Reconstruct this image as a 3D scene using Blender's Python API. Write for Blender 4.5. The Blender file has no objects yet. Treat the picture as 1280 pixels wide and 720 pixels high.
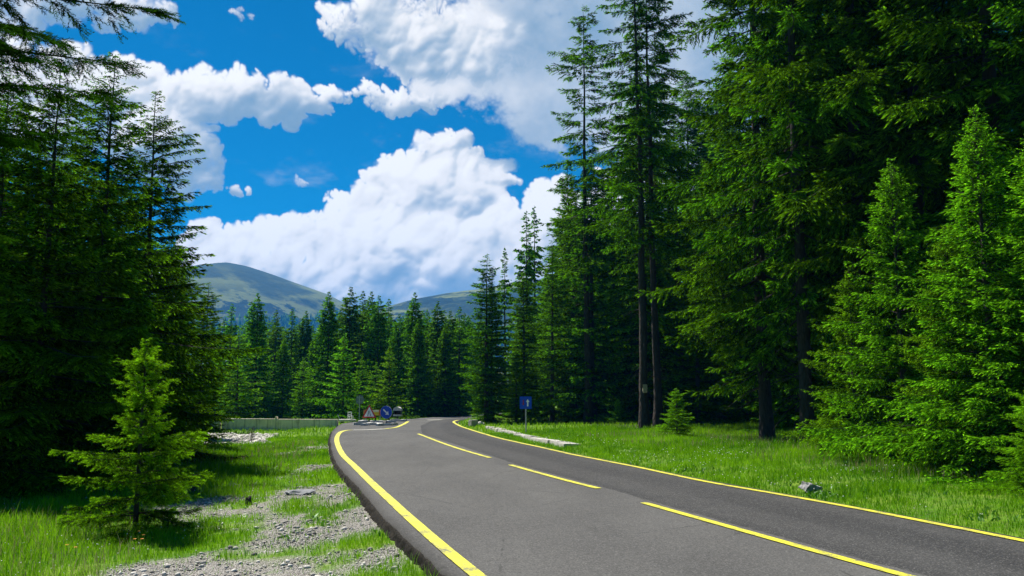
import bpy, bmesh, math, random
import numpy as np
from mathutils import Vector, Matrix

PI = math.pi
scene = bpy.context.scene
C = scene.collection
R = math.radians
# ------------------------------------------------------------------ view: 36 mm sensor, 1280 x 720 photograph
FPX = 1109.0                      # focal length in photograph pixels
PITCH = R(7.0)
CAM_Z = 1.6
SUN_EL, SUN_AZ_DEG = R(56), -44   # sun high on the left, ahead of the camera
SUN_AZ = R(SUN_AZ_DEG)
SKY_STRENGTH = .07
SKY_HUE, SKY_SAT, SKY_VAL = .493, 2.4, .60
CLOUD_LUM = 6.9
CLOUD_SHADE = (.31, .53, .75)
SUN_STRENGTH = 5.0
HAZE, HAZE_COL = .00016, (.04, .34, .92, 1)

cam_d = bpy.data.cameras.new('camera'); cam = bpy.data.objects.new('camera', cam_d); C.objects.link(cam)
cam_d.lens = 36 * FPX / 1280; cam_d.sensor_width = 36; cam_d.clip_start = .05; cam_d.clip_end = 30000
cam.location = (0, 0, CAM_Z); cam.rotation_euler = (R(90) + PITCH, 0, 0)
scene.camera = cam
vs = scene.view_settings
vs.view_transform = 'Standard'; vs.look = 'None'; vs.gamma = 1; vs.exposure = 1.1; vs.use_curve_mapping = False
cy = scene.cycles
cy.max_bounces = 5; cy.diffuse_bounces = 2; cy.glossy_bounces = 2; cy.transmission_bounces = 3; cy.volume_bounces = 0; cy.transparent_max_bounces = 8
cy.use_denoising = True
cy.sample_clamp_indirect = 4

def at(px, py, z=0.0):
    """the point at height z that the photograph shows at this pixel"""
    x, yy, zz = (px - 640) / FPX, 1.0, (360 - py) / FPX
    c, s_ = math.cos(PITCH), math.sin(PITCH)
    y, dz = yy * c - zz * s_, yy * s_ + zz * c
    k = (z - CAM_Z) / dz
    return Vector((x * k, y * k, z))
def at_depth(px, py, depth):
    """the point at this distance along +Y that the photograph shows at this pixel"""
    x, yy, zz = (px - 640) / FPX, 1.0, (360 - py) / FPX
    c, s_ = math.cos(PITCH), math.sin(PITCH)
    y, dz = yy * c - zz * s_, yy * s_ + zz * c
    k = depth / y
    return Vector((x * k, depth, CAM_Z + dz * k))
# ------------------------------------------------------------------ numpy noise
def lattice(rs, n=256): return rs.random_sample((n, n)).astype(np.float32)
_LAT = lattice(np.random.RandomState(5))
def vnoise(x, y, seed=0):
    """smooth value noise, 0..1"""
    x = np.asarray(x, np.float32) + seed * 17.31; y = np.asarray(y, np.float32) + seed * 9.73
    xi = np.floor(x); yi = np.floor(y); fx = x - xi; fy = y - yi
    fx = fx * fx * (3 - 2 * fx); fy = fy * fy * (3 - 2 * fy)
    a = xi.astype(np.int64) & 255; b = yi.astype(np.int64) & 255; a1 = (a + 1) & 255; b1 = (b + 1) & 255
    return (_LAT[a, b] * (1 - fx) + _LAT[a1, b] * fx) * (1 - fy) + (_LAT[a, b1] * (1 - fx) + _LAT[a1, b1] * fx) * fy
def fbm(x, y, seed=0, octaves=4, gain=.5):
    """-1..1"""
    s = 0; amp = 1; tot = 0
    for o in range(octaves):
        s = s + amp * (vnoise(x, y, seed + o * 3) * 2 - 1); tot += amp; amp *= gain; x = x * 2.03; y = y * 2.03
    return s / tot

# ------------------------------------------------------------------ cumulus banks over the front of the sky
# built as heaps of billows (degrees of azimuth / elevation), then lit by the sun's direction
AZ0, AZ1, EL0, EL1, CRES = -42.0, 42.0, -3.0, 40.0, .05
def px_dir(px, py):
    x, yy, zz = (px - 640) / FPX, 1.0, (360 - py) / FPX
    c, s_ = math.cos(PITCH), math.sin(PITCH)
    y, z = yy * c - zz * s_, yy * s_ + zz * c
    return math.degrees(math.atan2(x, y)), math.degrees(math.atan2(z, math.hypot(x, y)))
CUMULUS = [  # centre x, y, radius x, y (seen size), nearness, softness of the edge
    (552, 196, 54, 32, .5, .10), (500, 226, 50, 34, .4, .10), (596, 226, 46, 36, .4, .12), (552, 250, 95, 55, .3, .10), (452, 262, 46, 32, .5, .10), (424, 250, 18, 12, .5, .12),
    (395, 298, 72, 36, .8, .10), (318, 300, 60, 32, .8, .10), (262, 304, 40, 28, .7, .10), (470, 318, 90, 50, .7, .10), (330, 345, 130, 42, 1., .10),
    (560, 330, 110, 60, .8, .10), (420, 372, 180, 40, 1.2, .12), (640, 378, 180, 44, 1.2, .12), (640, 288, 50, 40, 1.0, .10), (686, 252, 40, 34, 1.1, .10), (690, 320, 90, 60, 1.1, .10), (780, 290, 90, 70, 1., .10),
    (120, 118, 62, 30, .5, .13), (160, 122, 70, 38, .5, .12), (240, 124, 78, 36, .6, .12), (320, 122, 66, 34, .6, .12), (378, 122, 44, 22, .6, .14), (420, 116, 26, 12, .6, .16),
    (200, 178, 66, 44, .4, .16), (240, 212, 36, 32, .4, .18), (20, 120, 90, 70, .4, .14), (300, 236, 18, 10, .4, .2),
    (468, 117, 34, 16, .5, .16), (512, 128, 46, 22, .5, .14), (545, 122, 22, 16, .5, .2),
    (298, 18, 12, 8, .3, .22), (374, 223, 9, 10, .3, .25), (404, 246, 8, 6, .3, .25), (90, -4, 120, 28, .5, .2), (10, -6, 100, 40, .5, .2),
    (424, 30, 34, 24, .5, .16), (470, 24, 60, 40, .5, .16), (540, 36, 80, 46, .5, .18), (600, 60, 70, 46, .45, .2), (520, 80, 56, 20, .4, .2), (880, 92, 26, 30, .5, .2), (882, 190, 30, 40, .5, .2),
]
STRATUS = [(640, 60, 110, 70), (700, 100, 95, 70), (800, 60, 150, 120), (880, 90, 120, 110), (690, 150, 60, 34), (560, 60, 90, 40), (620, 205, 28, 8), (940, 180, 120, 80), (560, 105, 50, 24)]

def blur(a, n):
    """three box passes"""
    for _ in range(3):
        for ax in (0, 1):
            c = np.cumsum(np.pad(a, [(n + 1, n) if k == ax else (0, 0) for k in (0, 1)], mode='edge'), axis=ax, dtype=np.float64)
            a = ((c[2 * n + 1:] - c[:-2 * n - 1]) if ax == 0 else (c[:, 2 * n + 1:] - c[:, :-2 * n - 1])) / (2 * n + 1)
    return a.astype(np.float32)
def smooth(a, b, x):
    t = np.clip((x - a) / (b - a), 0, 1); return t * t * (3 - 2 * t)
def bilinear(a, u, v):
    h, w = a.shape
    u = np.clip(u, 0, w - 1.001); v = np.clip(v, 0, h - 1.001)
    i = u.astype(np.int64); j = v.astype(np.int64); fu = u - i; fv = v - j
    return (a[j, i] * (1 - fu) + a[j, i + 1] * fu) * (1 - fv) + (a[j + 1, i] * (1 - fu) + a[j + 1, i + 1] * fu) * fv

def cloud_field():
    W = int((AZ1 - AZ0) / CRES); Hh = int((EL1 - EL0) / CRES)
    rs = np.random.RandomState(11)
    H = np.zeros((Hh, W), np.float32); cov = np.full((Hh, W), -.6, np.float32); soft = np.full((Hh, W), .12, np.float32)
    def stamp(a, e, r, z, sf):
        r2 = r * 1.6
        i0, i1 = max(0, int((a - r2 - AZ0) / CRES)), min(W, int((a + r2 - AZ0) / CRES) + 1)
        j0, j1 = max(0, int((e - r2 - EL0) / CRES)), min(Hh, int((e + r2 - EL0) / CRES) + 1)
        if i0 >= i1 or j0 >= j1: return
        X = (AZ0 + (np.arange(i0, i1) + .5) * CRES - a) / r; Y = (EL0 + (np.arange(j0, j1) + .5) * CRES - e) / r
        d2 = X[None, :] ** 2 + Y[:, None] ** 2
        hh = z + r * np.sqrt(np.maximum(0, 1 - d2)); hh[d2 > 1] = 0
        H[j0:j1, i0:i1] = np.maximum(H[j0:j1, i0:i1], hh)
        cc = 1 - np.sqrt(d2)
        m = cc > cov[j0:j1, i0:i1]
        soft[j0:j1, i0:i1][m] = sf
        cov[j0:j1, i0:i1] = np.maximum(cov[j0:j1, i0:i1], cc)
    for (px, py, rx, ry, z, sf) in CUMULUS:
        a, e = px_dir(px, py); sc = math.degrees(1 / FPX)
        ra, re = rx * sc, ry * sc
        n0 = int(8 + 5.5 * ra * re ** .2)
        for _ in range(n0):
            rr = rs.rand() ** .5; th = rs.rand() * 2 * PI
            x, y = rr * math.cos(th), rr * math.sin(th)
            dome = math.sqrt(max(0, 1 - rr * rr))
            r1 = re * (.34 + .34 * rs.rand()) * (1.05 - .40 * rr)
            A, E = a + x * max(0, ra - r1 * .6), e + y * max(0, re - r1 * .6)
            z1 = z + dome * re * .8
            stamp(A, E, r1, z1, sf)
            for _ in range(7):
                t2 = rs.rand() * 2 * PI; q = .5 + .5 * rs.rand()
                r2 = r1 * (.30 + .28 * rs.rand())
                x2, y2 = A + r1 * q * math.cos(t2), E + r1 * q * math.sin(t2)
                z2 = z1 + r1 * math.sqrt(max(0, 1 - q * q)) * .9
                stamp(x2, y2, r2, z2, sf)
                for _ in range(3):
                    t3 = rs.rand() * 2 * PI; q3 = .5 + .5 * rs.rand(); r3 = r2 * (.3 + .3 * rs.rand())
                    if r3 > CRES * 2.2: stamp(x2 + r2 * q3 * math.cos(t3), y2 + r2 * q3 * math.sin(t3), r3, z2 + r2 * math.sqrt(max(0, 1 - q3 * q3)) * .9, sf)
    I, J = np.meshgrid(np.arange(W, dtype=np.float32), np.arange(Hh, dtype=np.float32))
    a, e = AZ0 + I * CRES, EL0 + J * CRES
    # ragged, wind-torn outlines
    wx = fbm(a * .5, e * .5, 1, 6, .42) * .8; wy = fbm(a * .5, e * .5, 40, 6, .42) * .65
    u, v = I + wx / CRES, J + wy / CRES
    H = bilinear(H, u, v); cov = bilinear(cov, u, v); soft = bilinear(soft, u, v)
    nz = fbm(a * 1.5, e * 1.7, 7, 6, .56)
    low = fbm(a * .6, e * .7, 21, 3, .5)
    alpha = smooth(0, 1, (cov + nz * .30 + .05) / (soft * (5.0 + 4.0 * low)))
    Hs = blur(H + nz * .16 * (H > 0), 1)
    def shade(h, k):
        gy, gx = np.gradient(h, CRES)
        nzv = 1 / np.sqrt(1 + (gx * k) ** 2 + (gy * k) ** 2)
        return (-gx * k * -.50 + -gy * k * .84) * nzv + .12 * nzv
    lam = .34 * shade(Hs, .8) + .80 * shade(blur(H, 5), 1.0) + .40 * shade(blur(H, 22), 1.1)
    lit = .63 + .46 * lam
    # billows throw soft shadows on what lies behind them, away from the sun
    Hb = blur(H, 6); sh = np.zeros_like(H)
    for k in range(1, 13):
        s_ = k * .22
        up = bilinear(Hb, I - .5 * s_ / CRES, J + .84 * s_ / CRES)
        sh = np.maximum(sh, np.clip((up - Hb - s_ * .40) * .8, 0, 1))
    lit = lit - .26 * blur(sh, 4)
    lit += .26 * fbm(a * .25, e * .33, 61, 3, .45) + .05 * fbm(a * .9, e * 1.1, 77, 5, .6)
    thin = 1 - smooth(.35, .95, alpha)
    lit = .40 + np.log1p(np.exp((lit - .40) * 9)) / 9 - .03 + .05 * nz
    lit = lit + (np.maximum(blur(lit, 5), .62) - lit) * thin * .8
    alpha = alpha * (1 - .45 * smooth(.62, .42, blur(lit, 10)) * smooth(2.2, .2, blur(cov, 4) / soft))
    # the flat grey deck on the upper right
    sa = np.full((Hh, W), -1., np.float32)
    for (px, py, rx, ry) in STRATUS:
        a0, e0 = px_dir(px, py); k = math.degrees(1 / FPX)
        sa = np.maximum(sa, 1 - np.sqrt(((a + wx * .8 - a0) / (rx * k * 1.25)) ** 2 + ((e + wy * .8 - e0) / (ry * k * 1.25)) ** 2))
    sa = smooth(0, .34, sa + .26 * nz)
    slit = .54 + .28 * fbm(a * .20, e * .28, 90, 5, .5) + .06 * nz
    slit += .40 * smooth(3.5, -6, a) * smooth(12, 20, e)
    A = np.maximum(alpha, sa * .94)
    front = blur(np.clip(alpha * smooth(5, -6, a + 3 * low - .2 * (e - 18)) + alpha * smooth(17, 13.5, e), 0, 1), 5)
    L = slit * (1 - front) + lit * front
    L = np.where(sa < .02, lit, L)
    wisp = smooth(.15, .9, fbm(a * .22, e * .5, 55, 6, .6)) * .35
    A = np.maximum(A, wisp * smooth(26, 14, e))
    edge = smooth(AZ0, AZ0 + 6, a) * smooth(AZ1, AZ1 - 6, a) * smooth(EL1, EL1 - 6, e)
    return np.clip(A, 0, 1) * edge, np.clip(L, 0, 1.1)

# ------------------------------------------------------------------ node helper, materials
class NT:
    def __init__(s, tree): s.t = tree; s.n = tree.nodes; s.l = tree.links
    def new(s, typ, **kw):
        n = s.n.new(typ)
        for k, v in kw.items(): setattr(n, k, v)
        return n
    def put(s, sock, v):
        if isinstance(v, bpy.types.NodeSocket): s.l.new(v, sock)
        elif v is not None: sock.default_value = v
    def math(s, op, a, b=None, c=None, clamp=False):
        n = s.new('ShaderNodeMath', operation=op, use_clamp=clamp)
        for i, v in enumerate((a, b, c)):
            if v is not None: s.put(n.inputs[i], v)
        return n.outputs[0]
    def rng(s, v, a, b, c=0.0, d=1.0, smooth=False):
        n = s.new('ShaderNodeMapRange', interpolation_type='SMOOTHSTEP' if smooth else 'LINEAR')
        s.put(n.inputs['Value'], v); s.put(n.inputs['From Min'], a); s.put(n.inputs['From Max'], b)
        s.put(n.inputs['To Min'], c); s.put(n.inputs['To Max'], d)
        return n.outputs[0]
    def noise(s, vec, scale, detail=2.0, rough=0.5, dist=0.0):
        n = s.new('ShaderNodeTexNoise')
        if vec is not None: s.put(n.inputs['Vector'], vec)
        n.inputs['Scale'].default_value = scale; n.inputs['Detail'].default_value = detail
        n.inputs['Roughness'].default_value = rough; n.inputs['Distortion'].default_value = dist
        return n.outputs['Fac']
    def voro(s, vec, scale, out='Distance', feature='F1', rand=1.0):
        n = s.new('ShaderNodeTexVoronoi', feature=feature)
        if vec is not None: s.put(n.inputs['Vector'], vec)
        n.inputs['Scale'].default_value = scale; n.inputs['Randomness'].default_value = rand
        return n.outputs[out]
    def mix(s, fac, a, b, blend='MIX'):
        n = s.new('ShaderNodeMix', data_type='RGBA', blend_type=blend)
        s.put(n.inputs[0], fac)
        for i, v in ((6, a), (7, b)):
            if isinstance(v, tuple) and len(v) == 3: v = (*v, 1)
            s.put(n.inputs[i], v)
        return n.outputs[2]
    def attr(s, name):
        n = s.new('ShaderNodeAttribute'); n.attribute_name = name
        return n.outputs['Fac']
    def pos(s, obj=False):
        if obj: return s.new('ShaderNodeTexCoord').outputs['Object']
        return s.new('ShaderNodeNewGeometry').outputs['Position']
    def stretch(s, vec, sc):
        n = s.new('ShaderNodeMapping'); s.put(n.inputs['Vector'], vec); n.inputs['Scale'].default_value = sc
        return n.outputs[0]
    def bump(s, h, strength=.5, dist=.01):
        n = s.new('ShaderNodeBump'); s.put(n.inputs['Height'], h); n.inputs['Strength'].default_value = strength; n.inputs['Distance'].default_value = dist
        return n.outputs[0]

def material(name):
    m = bpy.data.materials.new(name); m.use_nodes = True
    T = NT(m.node_tree); T.n.clear()
    return m, T
def finish(T, col, rough=.8, normal=None, metal=0.0, spec=.3):
    p = T.new('ShaderNodeBsdfPrincipled')
    T.put(p.inputs['Base Color'], (*col, 1) if isinstance(col, tuple) and len(col) == 3 else col)
    T.put(p.inputs['Roughness'], rough); p.inputs['Metallic'].default_value = metal; p.inputs['Specular IOR Level'].default_value = spec
    if normal is not None: T.put(p.inputs['Normal'], normal)
    o = T.new('ShaderNodeOutputMaterial'); T.l.new(p.outputs[0], o.inputs['Surface'])
    return p
def plain(name, col, rough=.6, var=.18, scale=9.0, metal=0.0, bump=0.0, spec=.3):
    """a colour with the unevenness of weather and handling"""
    m, T = material(name)
    n = T.noise(T.pos(True), scale, 5, .6)
    a = tuple(c * (1 - var) for c in col); b = tuple(min(1, c * (1 + var)) for c in col)
    finish(T, T.mix(T.rng(n, .3, .7), a, b), T.rng(n, .3, .7, rough * .85, min(1, rough * 1.12)), T.bump(n, bump, .02) if bump else None, metal, spec)
    return m
def leaf_material(name, dark, light, trans=.35, obj_var=.25, gloss=.03):
    m, T = material(name)
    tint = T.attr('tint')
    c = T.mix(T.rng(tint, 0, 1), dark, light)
    oi = T.new('ShaderNodeObjectInfo').outputs['Random']
    hs = T.new('ShaderNodeHueSaturation'); T.put(hs.inputs['Hue'], T.rng(oi, 0, 1, .488, .508)); T.put(hs.inputs['Value'], T.rng(oi, 0, 1, 1 - obj_var, 1 + obj_var)); T.put(hs.inputs['Color'], c)
    d = T.new('ShaderNodeBsdfDiffuse'); T.put(d.inputs['Color'], hs.outputs[0])
    t = T.new('ShaderNodeBsdfTranslucent'); T.put(t.inputs['Color'], hs.outputs[0])
    mx = T.new('ShaderNodeMixShader'); mx.inputs[0].default_value = trans
    T.l.new(d.outputs[0], mx.inputs[1]); T.l.new(t.outputs[0], mx.inputs[2])
    g = T.new('ShaderNodeBsdfGlossy'); g.inputs['Roughness'].default_value = .45; g.inputs['Color'].default_value = (.8, .9, .8, 1)
    m2 = T.new('ShaderNodeMixShader'); m2.inputs[0].default_value = gloss
    T.l.new(mx.outputs[0], m2.inputs[1]); T.l.new(g.outputs[0], m2.inputs[2])
    o = T.new('ShaderNodeOutputMaterial'); T.l.new(m2.outputs[0], o.inputs['Surface'])
    return m

# ------------------------------------------------------------------ object helpers
def tag(o, label=None, cat=None, group=None, kind=None):
    if label: o['label'] = label
    if cat: o['category'] = cat
    if group: o['group'] = group
    if kind: o['kind'] = kind
    return o
def empty(name, loc, label, cat, group=None, rz=0.0):
    o = bpy.data.objects.new(name, None); C.objects.link(o); o.location = loc; o.rotation_euler = (0, 0, rz); o.empty_display_size = .2
    return tag(o, label, cat, group)
def np_mesh(name, verts, faces_flat, loop_tot, mat, tint=None, smooth_=False, attrs=None):
    """a mesh from flat arrays"""
    me = bpy.data.meshes.new(name)
    verts = np.ascontiguousarray(verts, np.float32); faces_flat = np.ascontiguousarray(faces_flat, np.int32); loop_tot = np.ascontiguousarray(loop_tot, np.int32)
    me.vertices.add(len(verts)); me.vertices.foreach_set('co', verts.ravel())
    me.loops.add(len(faces_flat)); me.loops.foreach_set('vertex_index', faces_flat)
    me.polygons.add(len(loop_tot))
    st = np.zeros(len(loop_tot), np.int32); st[1:] = np.cumsum(loop_tot)[:-1]
    me.polygons.foreach_set('loop_start', st); me.polygons.foreach_set('loop_total', loop_tot)
    if smooth_: me.polygons.foreach_set('use_smooth', np.ones(len(loop_tot), bool))
    me.update(calc_edges=True)
    if tint is not None:
        a = me.attributes.new('tint', 'FLOAT', 'FACE'); a.data.foreach_set('value', np.ascontiguousarray(tint, np.float32))
    for k, v in (attrs or {}).items():
        a = me.attributes.new(k, 'FLOAT', 'POINT'); a.data.foreach_set('value', np.ascontiguousarray(v, np.float32))
    if mat: me.materials.append(mat)
    return me
def link(name, me, parent=None):
    o = bpy.data.objects.new(name, me); C.objects.link(o)
    if parent is not None: o.parent = parent
    return o
def bm_obj(name, bm, mat, parent=None, smooth_=False):
    me = bpy.data.meshes.new(name); bmesh.ops.recalc_face_normals(bm, faces=bm.faces); bm.to_mesh(me); bm.free()
    if smooth_:
        for p in me.polygons: p.use_smooth = True
    me.materials.append(mat)
    return link(name, me, parent)
def add_box(bm, cx, cy_, cz, sx, sy, sz, rot=None, bevel=0.0):
    r = bmesh.ops.create_cube(bm, size=1.0)['verts']
    for v in r: v.co = Vector((v.co.x * sx, v.co.y * sy, v.co.z * sz))
    if rot is not None:
        for v in r: v.co = rot @ v.co
    for v in r: v.co += Vector((cx, cy_, cz))
    if bevel:
        es = {e for v in r for e in v.link_edges}
        bmesh.ops.bevel(bm, geom=list(es), offset=bevel, segments=2, affect='EDGES')
def add_tube(bm, p0, p1, r0, r1=None, n=10):
    p0, p1 = Vector(p0), Vector(p1); r1 = r0 if r1 is None else r1
    ax = (p1 - p0).normalized(); q = ax.to_track_quat('Z', 'Y')
    a = [bm.verts.new(p0 + q @ Vector((r0 * math.cos(2 * PI * i / n), r0 * math.sin(2 * PI * i / n), 0))) for i in range(n)]
    b = [bm.verts.new(p1 + q @ Vector((r1 * math.cos(2 * PI * i / n), r1 * math.sin(2 * PI * i / n), 0))) for i in range(n)]
    for i in range(n): bm.faces.new((a[i], a[(i + 1) % n], b[(i + 1) % n], b[i]))
    bm.faces.new(a[::-1]); bm.faces.new(b)
def add_prism(bm, pts, y0, y1):
    """an outline in the x/z plane given a thickness along y"""
    a = [bm.verts.new((x, y0, z)) for x, z in pts]; b = [bm.verts.new((x, y1, z)) for x, z in pts]
    n = len(pts)
    bm.faces.new(a); bm.faces.new(b[::-1])
    for i in range(n): bm.faces.new((a[i], b[i], b[(i + 1) % n], a[(i + 1) % n]))
def rough_block(bm, sx, sy, sz, seed, amp=.03, cuts=3, off=(0, 0, 0), rot=None):
    rnd = random.Random(seed)
    b2 = bmesh.new(); bmesh.ops.create_cube(b2, size=1.0)
    bmesh.ops.bevel(b2, geom=list(b2.edges), offset=.06, segments=2, affect='EDGES')
    bmesh.ops.subdivide_edges(b2, edges=[e for e in b2.edges if e.calc_length() > .3], cuts=cuts, use_grid_fill=True)
    from mathutils import noise as mn
    so = Vector((rnd.random() * 90, rnd.random() * 90, rnd.random() * 90))
    for v in b2.verts:
        p = Vector((v.co.x * sx, v.co.y * sy, v.co.z * sz))
        p += mn.noise_vector(p * 7 + so) * amp + mn.noise_vector(p * 19 + so) * amp * .4
        if rot is not None: p = rot @ p
        v.co = p + Vector(off)
    vm = {v: bm.verts.new(v.co) for v in b2.verts}
    for f in b2.faces: bm.faces.new([vm[v] for v in f.verts])
    b2.free()
def rough_rock(bm, sx, sy, sz, seed, sub=3, amp=.22, off=(0, 0, 0)):
    from mathutils import noise as mn
    rnd = random.Random(seed); so = Vector((rnd.random() * 90, rnd.random() * 90, rnd.random() * 90))
    r = bmesh.ops.create_icosphere(bm, subdivisions=sub, radius=1)['verts']
    for v in r:
        n = v.co.normalized(); c = mn.cell_vector(n * 1.6 + so)
        k = 1 + amp * mn.noise(n * 1.3 + so) * 1.6 + amp * .5 * mn.noise(n * 3.7 + so) + amp * .35 * (c.x - .5)
        v.co = Vector((n.x * sx * k, n.y * sy * k, max(n.z, -.5) * sz * k)) + Vector(off)

# ------------------------------------------------------------------ sky and sun
def build_world():
    A, L = cloud_field()
    hh, ww = A.shape
    im = bpy.data.images.new('cloud_cover', ww, hh, alpha=False, float_buffer=True, is_data=True)
    buf = np.ones((hh, ww, 4), np.float32); buf[..., 0] = A; buf[..., 1] = L; buf[..., 2] = 0
    im.pixels.foreach_set(buf.ravel()); im.update()
    w = bpy.data.worlds.new('World'); scene.world = w; w.use_nodes = True
    T = NT(w.node_tree); T.n.clear()
    sky = T.new('ShaderNodeTexSky', sky_type='NISHITA', sun_disc=False, sun_elevation=SUN_EL, sun_rotation=SUN_AZ, altitude=1500.0, air_density=1.0, dust_density=.2, ozone_density=3.0)
    hs = T.new('ShaderNodeHueSaturation'); hs.inputs['Hue'].default_value = SKY_HUE; hs.inputs['Saturation'].default_value = SKY_SAT; hs.inputs['Value'].default_value = SKY_VAL
    T.l.new(sky.outputs[0], hs.inputs['Color'])
    nv = T.new('ShaderNodeVectorMath', operation='NORMALIZE'); T.l.new(T.new('ShaderNodeTexCoord').outputs['Generated'], nv.inputs[0])
    sx = T.new('ShaderNodeSeparateXYZ'); T.l.new(nv.outputs[0], sx.inputs[0])
    az = T.math('ARCTAN2', sx.outputs[0], sx.outputs[1]); el = T.math('ARCSINE', sx.outputs[2])
    cx = T.new('ShaderNodeCombineXYZ')
    T.l.new(T.rng(az, R(AZ0), R(AZ1)), cx.inputs[0]); T.l.new(T.rng(el, R(EL0), R(EL1)), cx.inputs[1])
    for nd in T.n:
        if nd.type == 'MAP_RANGE': nd.clamp = False
    ti = T.new('ShaderNodeTexImage', extension='CLIP', interpolation='Cubic'); ti.image = im
    T.l.new(cx.outputs[0], ti.inputs[0])
    sp = T.new('ShaderNodeSeparateColor'); T.l.new(ti.outputs['Color'], sp.inputs[0])
    lit = T.math('MINIMUM', T.math('MAXIMUM', sp.outputs[1], 0), 1.1)
    cc = T.mix(T.rng(lit, .34, .86), CLOUD_SHADE, (1., 1., 1.))
    k = T.math('MULTIPLY', T.math('MULTIPLY_ADD', lit, .5, .5), CLOUD_LUM)
    sc = T.new('ShaderNodeVectorMath', operation='SCALE'); T.l.new(cc, sc.inputs[0]); T.l.new(k, sc.inputs['Scale'])
    col = T.mix(sp.outputs[0], hs.outputs[0], sc.outputs[0])
    bg = T.new('ShaderNodeBackground'); bg.inputs['Strength'].default_value = SKY_STRENGTH
    T.l.new(col, bg.inputs['Color'])
    o = T.new('ShaderNodeOutputWorld'); T.l.new(bg.outputs[0], o.inputs['Surface'])
    sd = bpy.data.lights.new('sun', 'SUN'); sd.energy = SUN_STRENGTH; sd.angle = R(.5); sd.color = (1, .955, .88)
    so = bpy.data.objects.new('sun', sd); C.objects.link(so)
    to = Vector((math.sin(SUN_AZ) * math.cos(SUN_EL), math.cos(SUN_AZ) * math.cos(SUN_EL), math.sin(SUN_EL)))
    so.rotation_euler = to.to_track_quat('Z', 'Y').to_euler(); so.location = to * 60
    w.cycles.sampling_method = 'MANUAL'; w.cycles.sample_map_resolution = 512

# ------------------------------------------------------------------ lie of the land: the road, its edges, the verges
def table(pts, front):
    p = sorted([(v.y, v.x) for v in (at(*q) for q in pts)] + front)
    return np.array([a for a, _ in p]), np.array([b for _, b in p])
_L = table([(560, 720), (519, 682), (472, 637), (447, 606), (430, 590), (419, 575), (414, 560), (413, 548), (415, 539), (423, 531.5)], [(-20, 10.5), (-5, 4.6), (3, 1.35)])
_L = (np.append(_L[0], [55, 58, 61, 64, 67, 71, 78, 90, 110, 140]), np.append(_L[1], [-10.4, -10.2, -9.2, -8.2, -7.4, -6.4, -3.9, -1.6, 2.5, 9]))
_R = table([(1280, 672.5), (1180, 653), (1070, 632.5), (970, 614.5), (880, 599), (800, 582.5), (722, 567.3), (700, 562.7), (650, 552.3), (617, 544.8), (596, 538.5)], [(-20, 18.5), (-5, 11.6), (3, 8.3)])
_R = (np.append(_R[0], [46, 52, 57, 61, 66, 70, 76, 88, 110, 140]), np.append(_R[1], [-2.4, -3.1, -3.45, -3.5, -3.1, -2.75, -2.1, .1, 4.2, 10.7]))
_CEN = table([(1135, 722), (1000, 684), (804, 629), (748, 611), (637, 581), (612, 572), (522, 542)], [(-20, 16), (-5, 9.2), (3, 5.7)])
_CEN = (np.append(_CEN[0], [50, 60, 140]), np.append(_CEN[1], [-5.3, -5.6, 9]))
def soft_interp(t):
    yy = np.arange(-20, 140, .25); xx = np.interp(yy, *t)
    k = np.ones(9) / 9; xs = np.convolve(np.pad(xx, 4, mode='edge'), k, 'valid')
    return lambda y: np.interp(y, yy, xs)
x_left, x_right, x_cen = soft_interp(_L), soft_interp(_R), soft_interp(_CEN)
def on_road(x, y, m=0.0): return (x > x_left(y) - m) & (x < x_right(y) + m) & (y < 139)
def ground_z(x, y):
    x = np.asarray(x, float); y = np.asarray(y, float)
    dl = x_left(y) - x; dr = x - x_right(y)
    n = fbm(x * .7 + 50, y * .7 + 50, 3, 4, .5); n2 = fbm(x * .12 + 9, y * .12 + 90, 8, 2, .5)
    zl = -.15 - .06 * smooth(.3, 4, dl) + .05 * n * smooth(0, 1.2, dl) + .12 * n2 * smooth(3, 14, dl)
    zl = zl - .16 * smooth(25, 31, y) * smooth(.8, 3.5, dl) * (1 - smooth(54, 60, y)) + .25 * smooth(2, 30, -11 - x) * (y < 45)
    zr = -.035 + .10 * smooth(.2, 1.6, dr) + .022 * np.clip(dr, 0, 60) + .05 * n * smooth(.1, 1.2, dr) + .16 * n2 * smooth(2, 14, dr)
    z = np.where(dl > -.15, zl, np.where(dr > -.15, zr, -.32))
    return z
def gz(x, y): return float(ground_z(np.array([x]), np.array([y]))[0])

# gravel: where the verge has worn down to stones
GRAVEL = [(262, 716, 1.2, .9, 1.), (205, 726, .9, .7, .9), (315, 724, 1.1, .6, .9), (452, 655, .62, 2.2, .95), (470, 700, .5, 1.2, .7), (400, 668, .9, 1.3, .75), (345, 655, .9, 1.6, .72), (300, 640, .8, 1.6, .75), (262, 630, .8, 2.0, .85),
          (420, 622, .9, 2.2, .75), (365, 625, .8, 2.2, .62), (235, 655, .6, 1.2, .7), (400, 590, .9, 3.4, .55), (398, 562, 1.2, 4.0, .55), (440, 612, .35, 4., .6), (335, 690, 1.0, .8, .55), (420, 700, .8, .9, .5)]
_GR = [(at(px, py, -.2), rx, ry, w) for px, py, rx, ry, w in GRAVEL]
BED = [at(243, 541, -.3), at(347, 541, -.3), at(338, 556, -.3), at(242, 560, -.3)]
def in_bed(x, y):
    n = fbm(x * .5, y * .5, 13, 3) * .5
    t = np.clip((y - BED[2].y) / (BED[0].y - BED[2].y), 0, 1)
    xl_ = BED[3].x + (BED[0].x - BED[3].x) * t - 2.5; xr_ = BED[2].x + (BED[1].x - BED[2].x) * t
    return (y > BED[2].y + n) & (y < BED[0].y + n * .5) & (x > xl_) & (x < xr_ + n)
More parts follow.
